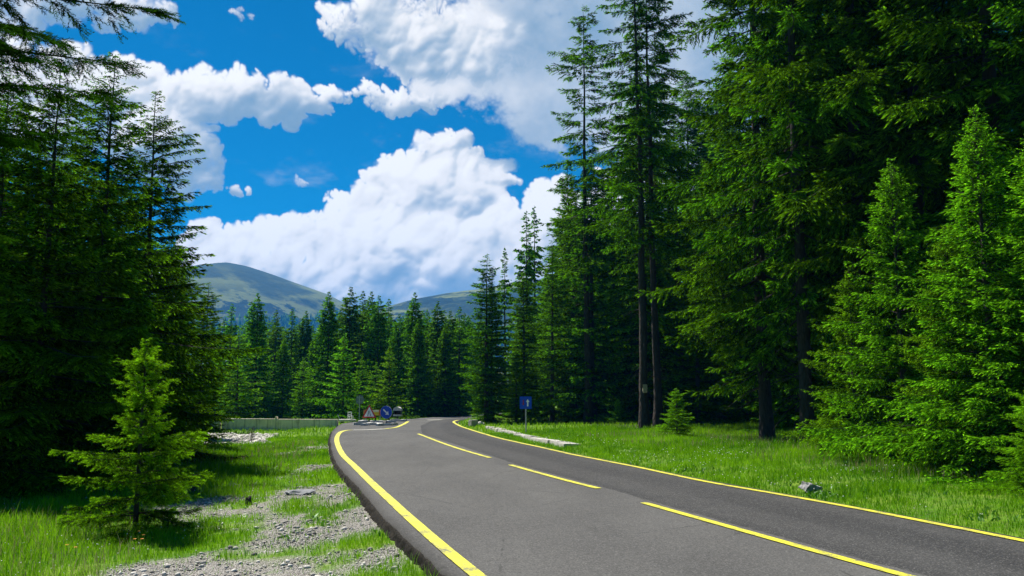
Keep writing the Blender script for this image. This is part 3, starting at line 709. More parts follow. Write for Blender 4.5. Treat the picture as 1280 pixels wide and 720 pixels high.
# ------------------------------------------------------------------ the woods
def build_woods():
    G_NEAR, G_FAR = 'spruces beside the left verge', 'spruces of the far tree line'
    # left of the road
    plant('near', 0, 5.3, 9.5, 'close spruce at the left with dark boughs hanging over the verge', G_NEAR, x=-5.2, turn=-.1)
    plant('airy', 178, 24.5, top(178, 114, 24.5), 'tall airy spruce left of the hill, its bare tip against white cloud', G_NEAR, 1.0)
    plant('airy', 117, 20, top(117, 66, 20), 'thin-topped spruce on the left verge with the highest spindly tip', G_NEAR, 1.0)
    plant('airy', 46, 17.5, top(46, 74, 17.5), 'thin-topped spruce beside the overhanging boughs at the left edge', G_NEAR, 1.0)
    plant('cone', 250, 33, top(258, 366, 33), 'bright bushy spruce rising above the stone bed', G_NEAR, .9)
    plant('cone', 212, 29, top(214, 292, 29), 'broad dark spruce between the airy spruce and the stone bed', G_NEAR, .95)
    plant('cone', 205, 21.5, 3.0, 'low spruce with boughs down to the grass beside the stone bed', G_NEAR, 1.2)
    plant('cone', 62, 19.6, 7.0, 'bushy dark spruce behind the lone sapling, shading the grass', G_NEAR, 1.5)
    plant('cone', -12, 17, 8.2, 'bushy dark spruce at the left edge of the verge', G_NEAR, 1.3)
    plant('cone', 140, 23, 6.3, 'shaded spruce with drooping skirts behind the young sapling', G_NEAR, 1.5)
    fill = 'dark spruce standing in the shade behind the left verge'
    for px, D, H in ((-120, 21, 10), (20, 24, 9), (90, 27, 10.5), (135, 28, 9.5), (45, 29, 11), (-40, 23, 11), (150, 32, 9.5), (60, 32, 11), (205, 36, 9), (-90, 28, 13), (-10, 37, 13), (110, 40, 11.5), (180, 44, 10.5), (-150, 34, 14), (230, 41, 8), (255, 50, 8.5), (215, 55, 10), (140, 55, 12.5), (60, 50, 14)):
        plant('cone' if D < 30 else 'cone_narrow', px, D, H, fill, 'shaded spruces behind the left verge', 1.25)
    plant('sapling', 178, 12.3, top(160, 424, 12.3), 'young bright green spruce standing alone in the left meadow', None, 1.0, lean=(0, -2), name='young_spruce', cat='spruce', turn=2.2)
    # the far tree line
    num = ['first', 'second', 'third', 'fourth', 'fifth', 'sixth', 'seventh', 'eighth', 'ninth', 'tenth', 'eleventh', 'twelfth', 'thirteenth', 'fourteenth', 'fifteenth', 'sixteenth', 'seventeenth', 'eighteenth', 'nineteenth', 'twentieth', 'twenty-first', 'twenty-second', 'twenty-third', 'twenty-fourth', 'twenty-fifth']
    line = [(286, 378, 84, 'far_slim', 'thin dark'), (318, 366, 76, 'far', 'tall dark'), (342, 386, 88, 'far_slim', 'thin'), (353, 422, 75, 'far', 'lower'), (362, 384, 86, 'far_slim', 'slender dark'), (380, 388, 92, 'far', 'hazy'),
            (392, 418, 80, 'far', 'short'), (408, 364, 74, 'far', 'dark pointed'), (423, 386, 86, 'far_slim', 'thin'), (436, 358, 80, 'far', 'tall'), (451, 362, 82, 'far_slim', 'tall dark'), (462, 364, 84, 'far', 'full'),
            (472, 369, 78, 'far', 'dark'), (484, 372, 84, 'far_slim', 'slender'), (498, 392, 80, 'far', 'lower'), (517, 365, 76, 'far', 'broad dark'), (533, 386, 82, 'far_slim', 'slim'), (546, 376, 78, 'far', 'dark'), (562, 388, 84, 'far', 'lower dark'), (574, 382, 78, 'far_slim', 'slender')]
    for k, (px, py, D, kind, adj) in enumerate(line):
        plant(kind, px, D, top(px, py, D), f'{adj} spruce, {num[k]} from the left along the far tree line', G_FAR, 1.15 if kind == 'far' else 1.25)
    plant('far_young', 429, 63.5, top(427, 416, 63.5), 'bright green spruce with bare foot behind the concrete slab and chair', 'bright young spruces before the far tree line', 1.1)
    plant('far_young', 452, 66, top(452, 444, 66), 'small bright spruce behind the back of the round sign', 'bright young spruces before the far tree line', 1.0)
    plant('far_young', 486, 68, top(486, 432, 68), 'bright spruce standing right behind the blue arrow sign', 'bright young spruces before the far tree line', 1.1)
    plant('far_young', 470, 70, top(470, 452, 70), 'short bright spruce behind the yellow barrier board', 'bright young spruces before the far tree line', 1.0)
    plant('far_young', 296, 66, top(296, 412, 66), 'bright spruce behind the left end of the concrete wall', 'bright young spruces before the far tree line', 1.2)
    plant('far_young', 330, 78, top(332, 440, 70), 'young spruce behind the middle of the concrete wall', 'bright young spruces before the far tree line', 1.1)
    plant('far_young', 378, 72, top(378, 446, 72), 'young spruce behind the right half of the concrete wall', 'bright young spruces before the far tree line', 1.1)
    plant('far', 522, 74, top(522, 398, 74), 'dark skirted spruce where the road bends out of sight', G_FAR, 1.1)
    plant('far', 556, 76, top(556, 404, 76), 'dark skirted spruce beyond the last white dash of the road', G_FAR, 1.1)
    rnd = random.Random(4)
    for k in range(60):
        px = 262 + 345 * (k + rnd.random()) / 60
        D = 90 + 34 * rnd.random()
        ty = np.interp(px, [260, 300, 345, 395, 436, 470, 500, 520, 560, 600], [398, 392, 396, 402, 378, 376, 394, 384, 392, 388]) + rnd.random() * 14
        plant('far' if rnd.random() < .5 else 'far_slim', px, D, top(px, ty, D), 'dark spruce filling the shade behind the far tree line', 'shaded spruces behind the far tree line', 1.15 + .3 * rnd.random())
    # right of the road, far to near
    G_R = 'spruces along the right verge'
    plant('cone_narrow', 608, 51, top(606, 316, 51), 'narrow dark spruce on a low double foot beside the stone block', G_R, 1.2)
    plant('cone_narrow', 615, 52, top(617, 352, 52), 'shorter twin of the narrow spruce beside the white marker post', G_R, 1.15)
    plant('far_slim', 631, 78, top(631, 308, 78), 'thin spire of a spruce rising behind the narrow double spruce', G_R, .8)
    plant('far_slim', 658, 70, top(658, 262, 70), 'left of two thin dark spires against the white cloud', G_R, .9)
    plant('far_slim', 668, 72, top(669, 256, 72), 'right and higher of two thin dark spires against the white cloud', G_R, .85)
    plant('cone_narrow', 655, 53, top(654, 338, 53), 'bright sunlit spruce behind the blue square sign', G_R, 1.2)
    plant('cone', 690, 50, top(690, 300, 50), 'sunlit spruce between the blue square sign and the bare-trunked spruces', G_R, 1.0)
    plant('cone_narrow', 712, 57, top(710, 196, 57), 'tall leafy spruce just left of the bare-trunked spruces', G_R, 1.0)
    plant('cone_narrow', 645, 49.5, 4.0, 'small spruce with low boughs at the foot of the blue square sign', G_R, 1.5)
    plant('old_sparse', 735, 48, top(735, 4, 48), 'tall spruce with bare lower trunk and its thin tip just in view', G_R, 1.12)
    scarred = plant('old', 805, 40.5, 25.5, 'tall bare-trunked spruce with a pale scar low on its trunk', G_R, .95, turn=0)
    bm = bmesh.new(); rough_block(bm, .21, .16, .36, 97, .03, 3, off=(.02, -.165, 1.75)); bm_obj('bark_scar', bm, plain('bare_wood', (.42, .33, .22), .8), scarred)
    plant('old', 822, 41.5, 24.0, 'tall leaning spruce with a bare trunk close beside the scarred trunk', G_R, 1.0, lean=(0, 1.6))
    plant('cone_narrow', 768, 55, 17, 'leafy spruce in shade between the bare trunks', G_R, 1.15)
    plant('cone_narrow', 850, 52, 18, 'leafy spruce in shade right of the leaning trunk', G_R, 1.15)
    plant('big', 958, 29.5, 29, 'huge spreading spruce with sunlit boughs at the middle of the right forest', G_R, 0.84)
    plant('big_ragged', 1008, 26.5, 28, 'massive dark spruce with bare foot at the edge of the grass', G_R, 0.76)
    plant('big_ragged', 1085, 26, 31, 'massive dark spruce directly behind the sunlit young spruces', G_R, 0.88)
    plant('big', 1165, 24.5, 29, 'massive dark spruce between the two sunlit young spruces', G_R, 0.84)
    plant('big_ragged', 1262, 22, 29, 'massive dark spruce behind the taller sunlit young spruce', G_R, 0.88)
    plant('big', 1370, 20, 27, 'massive dark spruce at the far right end of the verge', G_R, 0.84)
    plant('young', 1130, 20.6, top(1128, 196, 20.6), 'sunlit young spruce right of the massive bare-footed spruce', G_R, 1.0)
    plant('young', 1068, 22, top(1068, 330, 22), 'lower sunlit spruce pressed against the left side of a taller one', G_R, 1.0)
    plant('young', 1240, 16.6, top(1240, 132, 16.6), 'taller sunlit young spruce near the right edge of the verge', G_R, 1.0)
    plant('young', 1195, 17.8, top(1192, 280, 17.8), 'sunlit spruce growing between the two taller young ones', G_R, 1.0)
    plant('young', 1318, 15.6, 6.4, 'bushy sunlit spruce at the very right of the verge', G_R, 1.2)
    plant('sapling', 1292, 13.6, 1.7, 'waist-high spruce sapling at the right edge of the grass', 'spruce saplings on the right verge', 1.2, name='young_spruce')
    plant('sapling', 845, 31.5, 1.75, 'round bushy spruce sapling in front of the leaning trunk', 'spruce saplings on the right verge', 1.25, name='young_spruce')
    plant('sapling', 772, 46, 1.3, 'small spruce sapling in the shade between the bare trunks', 'spruce saplings on the right verge', 1.1, name='young_spruce')
    for k in range(46):
        D = 32 + 40 * rnd.random() ** 1.2; px = 690 + (760 * rnd.random()) * (1 if D > 38 else .55) + (0 if D > 38 else 300)
        if abs(px - 735) < 26 and D < 48: px += 60
        ty = np.interp(px, [680, 720, 770, 860, 900, 960], [330, 215, 60, 60, 40, -120])
        plant(['cone_narrow', 'big', 'old'][k % 3] if px > 780 else 'cone_narrow', px, D, min(27, max(8, top(px, ty, D))) * (.85 + .15 * rnd.random()), 'tall dark spruce deep in the forest behind the right verge', 'shaded spruces deep in the right forest', 1.1)

    for k, (px, D, H) in enumerate(((872, 44, 9), (905, 47, 11), (935, 42, 8), (968, 46, 10), (1030, 36, 8), (1055, 40, 10), (890, 55, 9), (985, 39, 7), (1110, 33, 9))):
        plant('cone', px, D, H, 'mid-height dark spruce in the shade under the massive right-hand spruces', 'shaded spruces under the massive spruces', 1.2)
    for k in range(44):
        px = 640 + 720 * (k + rnd.random()) / 44; D = 60 + 26 * rnd.random()
        plant('far' if k % 2 else 'cone_narrow', px, D, min(16, top(px, np.interp(px, [640, 690, 720], [420, 330, 260]), D)), 'dark spruce closing the view at the back of the right-hand forest', 'spruces at the back of the right forest', 1.3)

# ------------------------------------------------------------------ grass, gravel, flowers
def scatter(n, d0, d1, seed, pw=1.0):
    rs = np.random.RandomState(seed)
    y = d0 + (d1 - d0) * rs.rand(n) ** pw; x = (rs.rand(n) * 2 - 1) * (.62 * y + 5.0)
    return x, y, rs
def blades(name, x, y, h, w, tint, mat, rs, lean=.45):
    n = len(x); z = ground_z(x, y) - .01
    a = rs.rand(n) * 2 * PI; b = rs.rand(n) * 2 * PI; ln = lean * (.2 + rs.rand(n)) * h
    o = np.stack([x, y, z], 1); wv = np.stack([np.cos(a), np.sin(a), 0 * a], 1) * (w / 2)[:, None]
    t1 = np.stack([np.cos(b) * ln * .35, np.sin(b) * ln * .35, h * .6], 1); t2 = np.stack([np.cos(b) * ln, np.sin(b) * ln, h * (1 - .12 * rs.rand(n))], 1)
    V = np.stack([o - wv, o + wv, o + t1 + wv * .8, o + t1 - wv * .8, o + t2], 1).reshape(-1, 3)
    i = np.arange(n) * 5
    F = np.stack([i, i + 1, i + 2, i + 3, i + 3, i + 2, i + 4], 1).ravel(); tot = np.tile([4, 3], n)
    return tag(link(name, np_mesh(name, V, F, tot, mat, tint=np.repeat(tint, 2))), kind='stuff')
def build_verges():
    gm = leaf_material('grass_blades', (.032, .150, .002), (.25, .48, .010), .40, .0, 0)
    x, y, rs = scatter(1150000, 3.6, 40, 3, 1.2)
    k = ~on_road(x, y, .02) & ~in_bed(x, y)
    dl = x_left(y) - x; dr = x - x_right(y)
    g = gravel_mask(x, y) * (dl > 0)
    sh = shore(x, y)
    clump = fbm(x * 1.3, y * 1.3, 41, 4, .55); cl2 = fbm(x * 4.5, y * 4.5, 47, 3, .55); big = fbm(x * .3, y * .3, 44, 3)
    keep = rs.rand(len(x)) < (1 - .88 * g) * np.clip(.75 + .7 * clump + .5 * cl2, .12, 1) * np.clip(1.05 - .62 * sh, 0, 1)
    keep &= ~((dl > 0) & (dl < .10)) & ~((dr > 0) & (dr < .04))
    k &= keep
    x, y, dl, dr, clump, big, sh, g, cl2 = (q[k] for q in (x, y, dl, dr, clump, big, sh, g, cl2)); n = len(x)
    wild = smooth(3.4, 5.2, dl) * smooth(17, 12, y) + smooth(1., 3., dl) * smooth(15, 20, y)
    h = np.where(dl > 0, .07 + .10 * wild + .07 * np.clip(clump + .3, 0, 1), .075 + .055 * np.clip(clump + .3, 0, 1) + .05 * smooth(2, 5, dr)) * (.55 + .8 * rs.rand(n)) * (1 - .5 * g)
    tuft = (cl2 > .42) & (clump > .05)
    h = np.where(tuft, h * 1.75, h)
    w = .0048 * (y / 8) ** .85 * (.7 + .6 * rs.rand(n))
    dry = smooth(.05, .5, fbm(x * .5 + 5, y * .5, 53, 4)) * (dl > 0) * smooth(13, 22, y)
    tint = np.clip(.46 + .42 * clump + .34 * big + .18 * rs.randn(n) + .28 * dry - .22 * tuft, 0, 1)
    blades('grass', x, y, h, w, tint, gm, rs)
    # grass beyond the wall, round the far bends
    x, y, rs = scatter(90000, 40, 96, 8, 1.0)
    k = ~on_road(x, y, .05) & ~((y > 52.6) & (y < 58) & (x > -10.6) & (x < -5))
    k &= rs.rand(len(x)) < np.clip(.8 + .8 * fbm(x * .4, y * .4, 12, 3), .15, 1)
    x, y = x[k], y[k]; n = len(x)
    blades('far_grass', x, y, (.12 + .10 * rs.rand(n)), .028 + .02 * rs.rand(n), np.clip(.5 + .25 * fbm(x * .2, y * .2, 4, 3) + .15 * rs.randn(n), 0, 1), gm, rs)
    # straw-coloured seed heads standing above the grass
    dm = leaf_material('dry_grass', (.16, .13, .06), (.32, .28, .15), .3, .0)
    x, y, rs = scatter(60000, 7.2, 34, 17, 1.0)
    dl = x_left(y) - x; dr = x - x_right(y)
    k = ~on_road(x, y, .1) & (((dl > 3) & (y < 13)) | ((dl > .5) & (y > 13) & (rs.rand(len(x)) < .5)) | ((dr > 2.5) & (rs.rand(len(x)) < .6))) & (fbm(x * .8, y * .8, 88, 3) > -.02) & (gravel_mask(x, y) < .3) & ~in_bed(x, y)
    x, y = x[k], y[k]; n = len(x)
    blades('dry_grass', x, y, .16 + .16 * rs.rand(n), .0035 * (y / 8) * (.7 + .6 * rs.rand(n)), rs.rand(n), dm, rs, .3)
    # broad-leaved weeds low among the blades
    wm = leaf_material('weed_leaves', (.022, .10, .006), (.10, .27, .03), .3, .0)
    x, y, rs = scatter(60000, 7.2, 28, 19, 1.1)
    dl = x_left(y) - x; dr = x - x_right(y)
    pr = smooth(.0, .4, fbm(x * 1.1, y * 1.1, 93, 3)) * (.25 + .75 * smooth(1.4, .1, dr) * (dr > 0))
    k = ~on_road(x, y, .06) & (rs.rand(len(x)) < pr) & (shore(x, y) < .5) & (gravel_mask(x, y) < .5)
    x, y = x[k], y[k]; n = len(x)
    blades('low_weeds', x, y, .05 + .06 * rs.rand(n), .022 + .025 * rs.rand(n), np.clip(.4 + .3 * rs.randn(n), 0, 1), wm, rs, 1.3)
    # white clover and daisies
    fm = leaf_material('clover_bloom', (.55, .55, .48), (.80, .80, .74), .2, .0)
    x, y, rs = scatter(30000, 7.5, 34, 23, 1.1)
    dl = x_left(y) - x; dr = x - x_right(y)
    pr = np.where(dl > 0, .20 * smooth(0, .3, fbm(x * .6, y * .6, 91, 3) + .12), .45 * smooth(-.05, .4, fbm(x * .5, y * .5, 92, 3))) * (1 - .8 * gravel_mask(x, y)) * (1 - shore(x, y))
    k = ~on_road(x, y, .12) & (rs.rand(len(x)) < pr) & ~in_bed(x, y)
    x, y = x[k], y[k]; n = len(x); s = (.006 + .006 * rs.rand(n)) * (y / 11) ** .4; z = ground_z(x, y) + .07 + .07 * rs.rand(n)
    o = np.stack([x, y, z], 1)
    ax = np.eye(3)
    oc = np.stack([o + s[:, None] * v for v in (ax[0], ax[1], -ax[0], -ax[1], ax[2], -.5 * ax[2])], 1).reshape(-1, 3)
    T6 = np.array([[0, 1, 4], [1, 2, 4], [2, 3, 4], [3, 0, 4], [1, 0, 5], [2, 1, 5], [3, 2, 5], [0, 3, 5]])
    F = (np.arange(n)[:, None, None] * 6 + T6[None]).reshape(-1)
    tag(link('clover_flowers', np_mesh('clover_flowers', oc, F, np.full(n * 8, 3), fm, tint=np.repeat(rs.rand(n), 8))), kind='stuff')
    # loose stones of the worn verge, and the bed of broken rock by the wall
    sm, T = material('loose_stone')
    tt = T.attr('tint'); nn = T.noise(T.pos(), 30, 4, .6)
    finish(T, T.mix(T.rng(nn, .3, .7, 0, .4), T.mix(tt, (.11, .107, .10), (.66, .635, .58)), (.30, .27, .22)), .9, T.bump(nn, .4, .01), spec=.15)
    b = bmesh.new(); bmesh.ops.create_icosphere(b, subdivisions=1, radius=1); iv = np.array([v.co[:] for v in b.verts]); fi = np.array([[v.index for v in f.verts] for f in b.faces]); b.free()
    def stones(name, x, y, s, sink, rs, sq=.62):
        n = len(x); q = 1 + .55 * (rs.rand(n, 12, 1) - .5)
        V = iv[None] * q * np.stack([.75 + .6 * rs.rand(n), .75 + .6 * rs.rand(n), sq * (.7 + .6 * rs.rand(n))], 1)[:, None] * s[:, None, None]
        a = rs.rand(n) * 2 * PI; tl = (rs.rand(n) - .5) * .9
        ca, sa, ct, s_t = np.cos(a)[:, None], np.sin(a)[:, None], np.cos(tl)[:, None], np.sin(tl)[:, None]
        X, Y_, Z = V[..., 0], V[..., 1], V[..., 2]
        X, Z = X * ct - Z * s_t, X * s_t + Z * ct
        X, Y_ = X * ca - Y_ * sa, X * sa + Y_ * ca
        V = np.stack([X + x[:, None], Y_ + y[:, None], Z + (ground_z(x, y) + s * sink)[:, None]], -1).reshape(-1, 3)
        F = (np.arange(n)[:, None, None] * 12 + fi[None]).reshape(-1)
        tag(link(name, np_mesh(name, V, F, np.full(n * 20, 3), sm, tint=np.repeat(np.clip(.48 + .32 * rs.randn(n), 0, 1), 20))), kind='stuff')
    x, y, rs = scatter(280000, 5.5, 30, 29, 1.25)
    g = gravel_mask(x, y); k = (x < x_left(y) - .12) & (rs.rand(len(x)) < g * .9 + .012)
    k &= x > -9
    x, y = x[k], y[k]
    stones('gravel', x, y, .0045 + .013 * rs.rand(len(x)) ** 2.2 + .022 * (rs.rand(len(x)) < .03), .25, rs)
    rs = np.random.RandomState(61); n = 26000
    x = -21 + 14 * rs.rand(n); y = 29 + 17 * rs.rand(n); k = in_bed(x, y); x, y = x[k], y[k]
    stones('stone_rubble', x, y, .045 + .085 * rs.rand(len(x)) ** 2, .15 + .5 * rs.rand(len(x)), rs, .75)
    # four orange flowers by the sapling
    om = plain('orange_petals', (.75, .28, .01), .6); ym = plain('flower_stem', (.06, .16, .01), .7)
    first = None
    for i, (px, py) in enumerate(((172, 676), (167, 686), (177, 686), (180, 681), (84, 693), (94, 697))):
        p = at(px, py, -.2); p.z = gz(p.x, p.y)
        if first is None:
            root = empty('orange_wildflower', p, '', 'flower'); bm = bmesh.new(); add_tube(bm, (0, 0, 0), (.01, 0, .13), .0035, .003, 5); bm_obj('stem', bm, ym, root)
            bm = bmesh.new()
            for q in range(9):
                a = q * 2 * PI / 9
                c = Vector((.01, 0, .132)); d = Vector((math.cos(a), math.sin(a), .25)); s_ = Vector((-math.sin(a), math.cos(a), 0))
                v = [bm.verts.new(c + d * .004), bm.verts.new(c + d * .014 + s_ * .006), bm.verts.new(c + d * .022), bm.verts.new(c + d * .014 - s_ * .006)]
                bm.faces.new(v)
            bmesh.ops.create_icosphere(bm, subdivisions=1, radius=.006, matrix=Matrix.Translation((.01, 0, .136)))
            bm_obj('bloom', bm, om, root); first = root
        else:
            root = first.copy(); C.objects.link(root); root.location = p; root.rotation_euler.z = i
            for ch in first.children: c = ch.copy(); C.objects.link(c); c.parent = root
        root['label'] = 'small orange wildflower in the grass at the foot of the lone young spruce' if i < 4 else 'small orange wildflower in the tall grass left of the lone young spruce'
        root['group'] = 'orange wildflowers'

# ------------------------------------------------------------------ walls, stones, signs
def concrete(name, col=(.80, .70, .56), streak=True):
    m, T = material(name)
    p = T.pos(True); n = T.noise(p, 3, 6, .65); st = T.noise(T.stretch(p, (2.2, 2.2, .16)), 1.8, 6, .75)
    c = T.mix(T.rng(n, .3, .7), tuple(q * .82 for q in col), tuple(min(1, q * 1.12) for q in col))
    if streak: c = T.mix(T.rng(st, .50, .66, 0, .85), c, (.13, .118, .095)); c = T.mix(T.rng(T.noise(T.stretch(p, (1, 1, .3)), 2.7, 5, .7), .56, .68, 0, .4), c, (.55, .53, .48))
    finish(T, c, .95, T.bump(T.noise(p, 24, 5, .7), .5, .02), spec=.1)
    return m
def build_masonry():
    cm = concrete('weathered_concrete'); pm = concrete('pale_concrete', (.52, .50, .45), False); km = concrete('kerb_concrete', (.42, .40, .36), False)
    # the low retaining wall left of the road
    w0, w1 = at_depth(277, 534, 53), at_depth(421, 534, 52)
    z0 = gz(-14, 51) - .3; zt = .33; yaw = math.atan2(w1.y - w0.y, w1.x - w0.x)
    root = empty('retaining_wall', (w0.x, w0.y, 0), 'long low concrete wall streaked with dark stains beyond the stone bed', 'wall', rz=yaw)
    L = math.hypot(w1.x - w0.x, w1.y - w0.y)
    bm = bmesh.new(); half = L * .47
    add_box(bm, half / 2, .15, (z0 + zt) / 2, half - .01, .30, zt - z0, bevel=.015); add_box(bm, (half + L) / 2, .152, (z0 + zt - .02) / 2, L - half - .01, .30, zt - z0 - .02, bevel=.015)
    bm_obj('wall', bm, cm, root)
    bm = bmesh.new(); rough_block(bm, half * .98, .16, .16, 3, .012, 8, off=(half / 2, -.09, gz(-15, 52.6) + .02)); bm_obj('footing', bm, pm, root)
    bm = bmesh.new(); add_box(bm, half, .14, zt + .02, .10, .26, .22, bevel=.02); bm_obj('joint_post', bm, cm, root)
    bm = bmesh.new(); rough_block(bm, .32, 1.5, .55, 8, .02, 4, off=(-.17, -.55, .0), rot=Matrix.Rotation(.12, 3, 'Z')); bm_obj('end_return', bm, pm, root)
    p = at_depth(265, 531, 51.6); bm = bmesh.new(); rough_block(bm, .62, .5, .30, 9, .03); o = bm_obj('concrete_block', bm, pm); o.location = (p.x, p.y, gz(p.x, p.y) + .14); o.rotation_euler = (.08, -.12, .4)
    tag(o, 'pale broken concrete block lying at the left end of the low wall', 'block')
    # right kerb: pale gutter stones, joint by joint
    pts = [at(*q) for q in ((603, 536.5), (622, 541), (645, 547.3), (672, 553.8), (701, 559.8))]
    fac = [(p, pts[i + 1]) for i, p in enumerate(pts[:-1])]
    for i, (a, b) in enumerate(fac):
        d = (b - a); l = d.length; mid = (a + b) / 2; nrm = Vector((d.y, -d.x, 0)).normalized()
        if nrm.x < 0: nrm = -nrm
        bm = bmesh.new(); nk = max(1, round(l / 1.0)); rk = random.Random(40 + i)
        for q in range(nk):
            add_box(bm, -l / 2 + l * (q + .5) / nk, rk.uniform(-.025, .025), rk.uniform(-.03, .012), l / nk - .03, .58, .26, rot=Matrix.Rotation(rk.uniform(-.03, .03), 3, 'Z') @ Matrix.Rotation(rk.uniform(-.05, .05), 3, 'X'), bevel=.02)
        o = bm_obj('kerb', bm, km)
        o.location = mid + nrm * .42 + Vector((0, 0, .0)); o.rotation_euler = (R(-4), 0, math.atan2(d.y, d.x)); tag(o, kind='structure')
    p = at(590, 533.8); bm = bmesh.new(); rough_block(bm, .40, .42, .40, 51, .014, 3); o = bm_obj('stone_block', bm, concrete('grey_block', (.30, .29, .26), False)); o.location = (p.x + .05, p.y + .35, .17); o.rotation_euler = (0, 0, .5)
    tag(o, 'squared grey stone block at the bend of the right kerb', 'block')
    for (px, py, s, sd, lab) in ((600.5, 533.2, .17, 52, 'small pale rock between the grey stone block and the kerb'), ):
        p = at(px, py); bm = bmesh.new(); rough_rock(bm, s * 1.3, s, s * .9, sd); o = bm_obj('rock', bm, pm, smooth_=False); o.location = (p.x, p.y + .2, gz(p.x, p.y + .2) + .04); tag(o, lab, 'rock')
    rm, T = material('verge_rock'); q = T.noise(T.pos(True), 9, 6, .65)
    finish(T, T.mix(T.rng(q, .35, .65), (.16, .155, .15), (.36, .35, .345)), .85, T.bump(q, .7, .02), spec=.2)
    dm = plain('dark_wood', (.028, .023, .02), .95, .4, 20, bump=.6)
    p = at(1013, 609, .08); bm = bmesh.new(); rough_block(bm, .33, .22, .15, 64, .04, 4, rot=Matrix.Rotation(.22, 3, 'Y') @ Matrix.Rotation(.18, 3, 'X')); o = bm_obj('rock', bm, rm); o.location = (p.x, p.y, gz(p.x, p.y) + .07); o.rotation_euler = (0, 0, .5); tag(o, 'pale grey angular rock alone in the grass of the right verge', 'rock')
    for (px, py, sx, sy, sz, sd, mat, lab, zz) in ((202, 621, .17, .12, .06, 61, rm, 'flat pale rock at the foot of the lone young spruce', 0), (376, 618, .26, .16, .05, 62, plain('slate', (.16, .165, .17), .8, .3, bump=.4), 'flat dark grey rock sunk in the gravel near the road', 0),
                                            (292, 606, .12, .1, .05, 63, rm, 'small pale rock in the gravel beyond the charred stump', 0)):
        p = at(px, py, -.15 if px < 600 else .08); z = gz(p.x, p.y); bm = bmesh.new(); rough_rock(bm, sx, sy, sz, sd, 3, .3); o = bm_obj('rock', bm, mat); o.location = (p.x, p.y, z + sz * .55); o.rotation_euler = (.1, .15 if px > 1000 else 0, .4); tag(o, lab, 'rock')
    for (px, py, h, r, sd, lab) in ((242, 616, .17, .10, 70, 'charred tree stump sticking out of the gravel'), (310, 633, .11, .05, 71, 'small dark wooden stub in a tuft of grass amid the gravel')):
        p = at(px, py, -.2); bm = bmesh.new(); rnd = random.Random(sd); n = 14; rings = []
        for k in range(5):
            f = k / 4; rr = r * (1.35 - .55 * f)
            rings.append([bm.verts.new((rr * math.cos(2 * PI * j / n) * (1 + .25 * rnd.random()), rr * math.sin(2 * PI * j / n) * (1 + .25 * rnd.random()), h * f * (1 + (.5 * rnd.random() if k == 4 else 0)))) for j in range(n)])
        for k in range(4):
            for j in range(n): bm.faces.new((rings[k][j], rings[k][(j + 1) % n], rings[k + 1][(j + 1) % n], rings[k + 1][j]))
        c = bm.verts.new((0, 0, h * .75))
        for j in range(n): bm.faces.new((rings[4][j], rings[4][(j + 1) % n], c))
        o = bm_obj('tree_stump', bm, dm); o.location = (p.x, p.y, gz(p.x, p.y) - .02); tag(o, lab, 'stump')
    # a dead seedling in the stone bed
    p = at(314, 556, -.35); p.z = gz(p.x, p.y); bm = bmesh.new(); rnd = random.Random(5)
    add_tube(bm, (0, 0, -.1), (.03, 0, .75), .018, .006, 6)
    for k in range(46):
        z = .15 + .55 * rnd.random(); a = rnd.random() * 2 * PI; l = .10 + .25 * (1 - z) * rnd.random()
        e = Vector((math.cos(a) * l, math.sin(a) * l, z + .06)); add_tube(bm, (.03 * z, 0, z), e, .006, .002, 4)
        for _ in range(3):
            add_tube(bm, e * .7 + Vector((0, 0, z * .3)), e + Vector((rnd.random() - .5, rnd.random() - .5, rnd.random() * .4)) * .22, .004, .001, 3)
    o = bm_obj('dead_seedling', bm, plain('dry_twigs', (.055, .04, .03), .9)); o.location = p; tag(o, 'dry brown seedling standing in the bed of grey stones', 'seedling')

